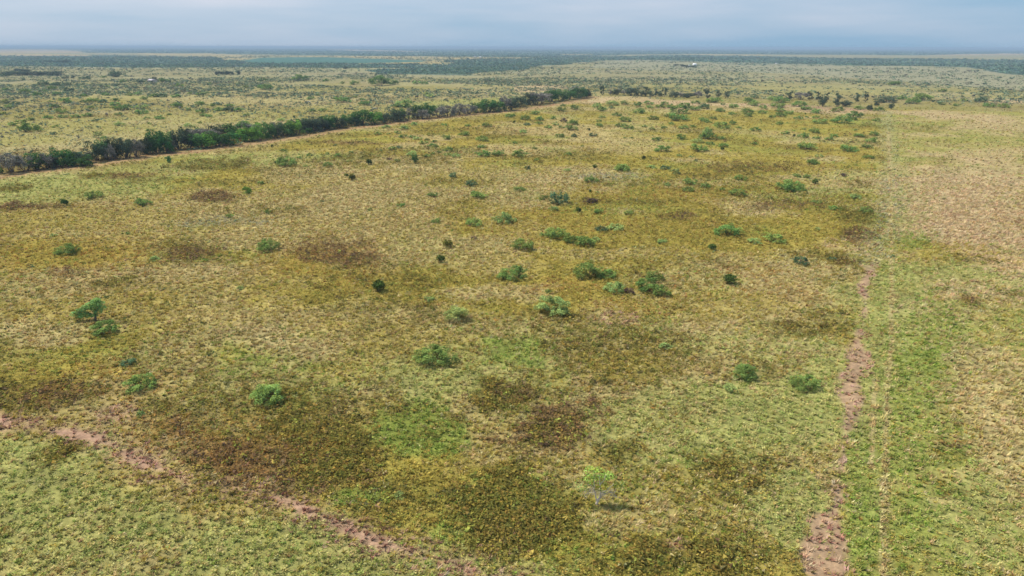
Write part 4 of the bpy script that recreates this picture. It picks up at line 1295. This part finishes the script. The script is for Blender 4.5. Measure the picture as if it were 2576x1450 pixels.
def cow(u, v, rz, label, rgb, patch=None, scale=1.0, short=None):
    c = at(u, v)
    S = [  # joint, radius, parent
        ((0, 0, 1.02), (.33, .38), -1), ((-.45, 0, 1.04), (.34, .38), 0), ((-.78, 0, 1.08), (.27, .30), 1),      # barrel, loin, rump
        ((.42, 0, 1.0), (.33, .40), 0), ((.72, 0, 1.08), (.24, .32), 3), ((1.0, 0, 1.02), (.17, .22), 4),           # chest, shoulder, neck
        ((1.22, 0, .92), (.15, .17), 5), ((1.46, 0, .74), (.095, .10), 6),                                          # head, muzzle
        ((.62, .17, .62), (.11, .11), 4), ((.60, .18, .34), (.06, .06), 8), ((.62, .18, .04), (.06, .06), 9),
        ((.62, -.17, .62), (.11, .11), 4), ((.66, -.18, .34), (.06, .06), 11), ((.68, -.18, .04), (.06, .06), 12),
        ((-.72, .17, .66), (.15, .14), 2), ((-.84, .18, .40), (.07, .07), 14), ((-.78, .18, .04), (.06, .06), 15),
        ((-.68, -.17, .66), (.15, .14), 2), ((-.78, -.18, .40), (.07, .07), 17), ((-.72, -.18, .04), (.06, .06), 18),
        ((-1.02, 0, 1.05), (.04, .04), 2), ((-1.06, 0, .6), (.03, .03), 20),
        ((1.12, .22, 1.02), (.05, .03), 6), ((1.12, -.22, 1.02), (.05, .03), 6)]
    me = bpy.data.meshes.new("cow")
    me.from_pydata([s[0] for s in S], [(i, s[2]) for i, s in enumerate(S) if s[2] >= 0], [])
    me.skin_vertices.new() if hasattr(me.skin_vertices, 'new') else None
    o = bpy.data.objects.new("cow", me); col.objects.link(o)
    md = o.modifiers.new("skin", 'SKIN')
    if me.skin_vertices:
        for i, s in enumerate(S):
            me.skin_vertices[0].data[i].radius = s[1]
            me.skin_vertices[0].data[i].use_root = (i == 0)
    o.modifiers.new("sub", 'SUBSURF').levels = 1
    o.modifiers["sub"].render_levels = 1
    m, n, l, out = newmat("cow_hide")
    b = n.new("ShaderNodeBsdfPrincipled"); b.inputs['Roughness'].default_value = .7
    t = n.new("ShaderNodeTexCoord"); z = n.new("ShaderNodeTexNoise"); z.inputs['Scale'].default_value = 1.3
    r = n.new("ShaderNodeValToRGB"); r.color_ramp.interpolation = 'CONSTANT' if patch else 'LINEAR'
    r.color_ramp.elements[0].color = (*lin(patch or rgb), 1); r.color_ramp.elements[1].color = (*lin(rgb), 1); r.color_ramp.elements[1].position = .47
    l.new(t.outputs['Object'], z.inputs[0]); l.new(z.outputs[0], r.inputs[0]); l.new(r.outputs[0], b.inputs[0]); l.new(b.outputs[0], out.inputs[0])
    me.materials.append(m)
    o.location = (c[0], c[1], 0.0); o.rotation_euler = (0, 0, rz); o.scale = (scale,) * 3
    tag(o, label, "cow")
    PLACED.append(dict(o=o, u=u, v=v, w=8, h=6, kind='#', label=label, short=short, zone='left', group=None))


cow(777, 261.5, R(170), "white cow with dark patches grazing behind the hedgerow", (232, 230, 220), (40, 36, 32), 1.05, "the white cow")
cow(1048, 247.5, R(4), "black cow standing broadside near the yellow-green hay patch", (26, 24, 22), None, 1.0, "the black cow")
cow(269, 291.5, R(150), "small black cow alone among bushes on the left plain", (28, 25, 22), None, .85, "the lone black cow")

# ------------------------------------------------------------------ three hand-built trees
def custom_tree(name, u, vb, specs, stem_paths, bark, label, short, zrot=0.0, scale=1.0):
    c = at(u, vb)
    root = bpy.data.objects.new(name, None); col.objects.link(root)
    root.location = (c[0], c[1], float(height(np.array([c[0]]), np.array([c[1]]))[0]) - .04); root.scale = (scale,) * 3; root.rotation_euler = (0, 0, zrot)
    m = MB()
    for p, rr in stem_paths: m.tube(p, rr, 6)
    m.mesh("trunk", bark, parent=root)
    for nm, mat, kind, lobes, n, s in specs:
        q = np.random.RandomState(len(lobes) * 13 + n)
        if kind == 'l': V, F, T = leaves(lobes, n, s, q, up=-.8)
        else: V, F, T = twigs([l[0] for l in lobes], n, s, q, 0.011, 0.5)
        mesh_np(nm, V, F, mat, colors=T, parent=root)
    tag(root, label, "tree")
    PLACED.append(dict(o=root, u=u, v=vb, w=60, h=90, kind='#', label=label, short=short, zone='field', group=None))
    return root


def L3(x, y, z, r): return ((x, y, z), (r, r, r * .8))


custom_tree("sparse_tree", 1503, 1266, [
    ("green_leaves", F_lime, 'l', [L3(-.55, .5, 3.1, .5), L3(.05, .5, 3.0, .5), L3(-.2, .1, 2.6, .48), L3(.7, .3, 2.8, .45), L3(-.7, .2, 2.5, .4), L3(.45, .3, 2.4, .42), L3(1.0, .5, 2.6, .34)], 680, .072),
    ("side_leaves", F_pale, 'l', [L3(-1.25, 0, 1.8, .42), L3(-1.0, -.2, 1.45, .4), L3(-.7, 0, 2.0, .36), L3(1.5, 0, 2.1, .4)], 300, .06),
    ("yellow_leaves", F_yell, 'l', [L3(.25, -.1, 1.9, .42), L3(.7, 0, 1.9, .36), L3(1.4, .1, 1.9, .36), L3(0, -.1, 1.8, .3)], 300, .06),
    ("bare_twigs", F_pgrey, 't', [L3(.6, 0, 1.2, .3), L3(1.0, 0, 1.3, .3), L3(-.7, 0, 1.3, .3), L3(.3, 0, 1.0, .3), L3(-.3, 0, 1.4, .3)], 260, .45)],
    [([(-.1, 0, -.1), (0, 0, .35), (.15, 0, .8), (.2, 0, 1.3), (.1, 0, 2.2), (0, .1, 3.2)], [.11, .09, .07, .055, .035, .015]),
     ([(-.02, 0, .3), (-.15, .05, .8), (-.22, .05, 1.3), (-.5, 0, 2.0), (-.9, 0, 2.2)], [.08, .055, .045, .03, .012]),
     ([(.18, 0, 1.2), (.6, 0, 1.5), (1.0, 0, 2.0), (1.15, 0, 2.3)], [.04, .035, .025, .01]),
     ([(-.22, .05, 1.3), (-.3, .2, 2.2), (-.35, .3, 3.3)], [.035, .025, .01]),
     ([(.12, 0, 2.1), (.4, 0, 2.6), (.5, .1, 3.1)], [.03, .02, .01])],
    M_barkpale, "sparse tree with forked pale trunk, lime and yellow leaves, near bottom centre", "the sparse pale-trunked tree", 0, 0.94).scale.z = 0.78
custom_tree("leaning_tree", 238, 806, [
    ("crown", F_sapl, 'l', [L3(.5, 0, 1.2, .4), L3(.2, -.2, .8, .35), L3(-.9, -.3, .8, .38), L3(-1.3, -.2, .7, .32), L3(.1, .2, 1.5, .45), L3(.25, .2, 2.1, .5), L3(.75, .1, 2.1, .42), L3(-.2, 0, 1.9, .45), L3(-.7, -.1, 1.5, .42), L3(-1.2, -.2, 1.25, .4), L3(-1.6, -.3, 1.0, .34),
      L3(.2, 0, 1.8, .4), L3(.95, 0, 1.6, .35), L3(-.45, -.3, 1.0, .34), L3(-.3, -.3, .75, .3), L3(.55, .2, 2.55, .3), L3(.1, .5, 2.2, .4), L3(-.9, .3, 1.5, .35)], 3000, .08)],
    [([(.1, -.1, -.1), (.15, 0, .5), (.2, 0, 1.1), (.3, .1, 2.2)], [.12, .1, .07, .02]),
     ([(.15, 0, .5), (-.3, 0, .9), (-.9, -.1, 1.2), (-1.5, -.3, 1.1)], [.08, .06, .04, .015]),
     ([(.2, 0, 1.0), (.6, 0, 1.5), (.9, 0, 1.9)], [.06, .04, .015])],
    M_bark, "bright green tree leaning left, alone on tan grass at the left", "the leaning bright green tree", 0, 1.25).scale.z = 0.98

# ------------------------------------------------------------------ distant scrub and woodland (uncountable)
def blobs(name, n, r0, r1, bias, size_fn, dens_fn, tris, rgbs, label, cat, half=46, flat=.5):
    x, y, r = scatter_points(n, r0, r1, bias, half)
    keep = rs.rand(n) < dens_fn(x, y, r)
    x, y, r = x[keep], y[keep], r[keep]; n = len(x)
    sz = size_fn(r) * (0.55 + 0.8 * rs.rand(n) ** 1.7)
    q = rs.randn(n, tris, 3); q /= np.linalg.norm(q, axis=2, keepdims=True); q[..., 2] = np.abs(q[..., 2])
    P = q * (0.45 + 0.55 * rs.rand(n, tris, 1))
    st = 0.7 + 0.6 * rs.rand(n, 1)
    P = P * np.stack((st, 1.4 - st * .4, np.full((n, 1), flat)), -1) * sz[:, None, None] * .5
    T = np.clip(rs.randn(n, tris, 3, 3), -1.3, 1.3) * (sz[:, None, None, None] * 0.17); T[..., 2] *= .6
    V = P[:, :, None, :] + T
    V[..., 2] = np.maximum(V[..., 2], -0.05) + height(x, y)[:, None, None]
    V[..., 0] += x[:, None, None]; V[..., 1] += y[:, None, None]
    pal = np.array([lin(c) for c in rgbs])[rs.randint(0, len(rgbs), n)] * (0.75 + .5 * rs.rand(n))[:, None]
    Cc = (pal[:, None, :] * (0.8 + .4 * rs.rand(n, tris))[..., None]).repeat(3, 1).reshape(-1, 3)
    V = V.reshape(-1, 3)
    o = mesh_np(name, V, np.arange(len(V)).reshape(-1, 3), M_scrub, colors=Cc)
    return tag(o, label, cat, kind='stuff')


def d_scrub(x, y, r):
    L = region_left(x, y)
    W, mk = cover(x, y)
    n = fbm(x * .6, y, 50, 4, 91.0); n2 = fbm(x, y, 160, 3, 95.0)
    d = sstep(0.34, 0.60, n * .6 + n2 * .4) * (0.14 + 0.86 * sstep(330, 620, r))
    return np.where(L, d * (1 - mk['crop']) * (1 - .9 * np.clip(W['tan'] * (r > 1300) + W['lgreen'] * (r > 400) * .6, 0, 1)) * (1 - .6 * (W['grey'] > .84)) * (1 - .75 * (dist_line(FARROW, x, y) < 45)) * (0.55 + .45 * (x < 100)), 0.0)


blobs("distant_scrub", 165000, 230, 2600, 0.25, lambda r: 2.4 + r * 0.0032, d_scrub, 7,
      [(104, 124, 92), (94, 114, 90), (120, 128, 98), (116, 114, 98), (88, 106, 86)],
      "scattered low grey-green scrub dotting the plain beyond the hedgerow", "scrub")


def d_field(x, y, r):
    L = region_left(x, y); W, mk = cover(x, y)
    n = fbm(x, y, 22, 4, 131.0)
    return np.where(L, 0, sstep(.46, .66, n) * .5 * (1 - np.clip(W['pink'] * 2 + W['soil'] * 2, 0, 1)))


blobs("low_shrubs", 9500, 70, 430, 0.6, lambda r: 0.7 + r * 0.0016, d_field, 12,
      [(112, 126, 72), (98, 112, 66), (112, 96, 64), (126, 138, 84), (90, 112, 74)],
      "small weedy shrublets sprinkled between the bushes of the pasture", "scrub", half=48)


def d_brush(x, y, r):
    W, mk = cover(x, y)
    return np.clip((W['brush'] + W['brown']) * 1.25 - 0.15, 0, 1) * (1 - sstep(150, 300, r) * .5)


blobs("broomweed", 60000, 32, 300, 0.7, lambda r: 0.55 + r * 0.003, d_brush, 13,
      [(160, 142, 72), (126, 120, 56), (98, 96, 52), (144, 126, 64), (122, 98, 68), (84, 80, 52), (142, 148, 70)],
      "knee-high olive and brown broomweed growing in rounded patches over the pasture", "weeds", half=52, flat=1.0)


def d_wood(x, y, r):
    W, mk = cover(x, y)
    return np.clip(W['wood'] * 1.15, 0, 1)


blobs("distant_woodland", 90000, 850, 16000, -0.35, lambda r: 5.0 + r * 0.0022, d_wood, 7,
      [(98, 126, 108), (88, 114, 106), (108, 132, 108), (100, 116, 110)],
      "bluish dark woodland spreading in bands toward the horizon", "woodland", flat=.6)

# ------------------------------------------------------------------ labels for the plants that have none
marks = [p for p in PLACED if p['short']]
todo = [p for p in PLACED if not p['label']]
SZ = lambda p: "tiny" if p['w'] < 11 else ("small" if p['w'] < 19 else ("medium" if p['w'] < 32 else "large"))
LK = {'m': "grey-green bush", 'p': "pale green bush", 'd': "dark green bush", 'j': "dark juniper", 'o': "olive juniper", 'u': "purplish bare bush", 'D': "dark tree"}
bins = {}
for p in todo:
    best = min((m for m in marks if (m['zone'] == p['zone'])), key=lambda m: math.hypot((m['u'] - p['u']), (m['v'] - p['v']) * 2.6))
    du, dv = p['u'] - best['u'], (p['v'] - best['v']) * 2.6
    side = ("left of" if du < 0 else "right of") if abs(du) > abs(dv) else ("beyond" if dv < 0 else "in front of")
    bins.setdefault((best['short'], side, LK[p['kind']]), []).append((math.hypot(du, dv), p))
for (sh, side, lk), L in bins.items():
    L.sort(key=lambda t: t[0])
    for i, (d, p) in enumerate(L):
        if len(L) == 1: s = "%s %s %s %s" % (SZ(p), lk, side, sh)
        else: s = "%s %s, %s %s %s" % (SZ(p), lk, "nearest" if i == 0 else ordinal(i + 1) + " nearest", side, sh)
        p['label'] = s
for p in PLACED:
    p['o']['label'] = p['label']
    if p['kind'] != '#':
        p['o']['group'] = p['group'] or ("junipers scattered over the pasture" if p['kind'] in 'jo' else
                                         ("bushes on the plain beyond the hedgerow" if p['zone'] == 'left' else "bushes scattered over the pasture"))
print("PLANTS", len(PLACED), "bushes", len([p for p in PLACED if p['kind'] in 'mpdu']))

# ------------------------------------------------------------------ haze
m, n, l, o = newmat("pale_air")
pv = n.new("ShaderNodeVolumePrincipled")
pv.inputs['Color'].default_value = (0.39, 0.535, 0.70, 1)
pv.inputs['Density'].default_value = 0.00020
pv.inputs['Anisotropy'].default_value = 0.0
l.new(pv.outputs[0], o.inputs['Volume'])
hb = MB(); hb.box((0, 0, (36.0 - 6.0) / 2), (96000, 96000, 42.0))
h = hb.mesh("haze", m)
tag(h, "thin bluish air haze over the whole plain", "haze", kind='stuff')
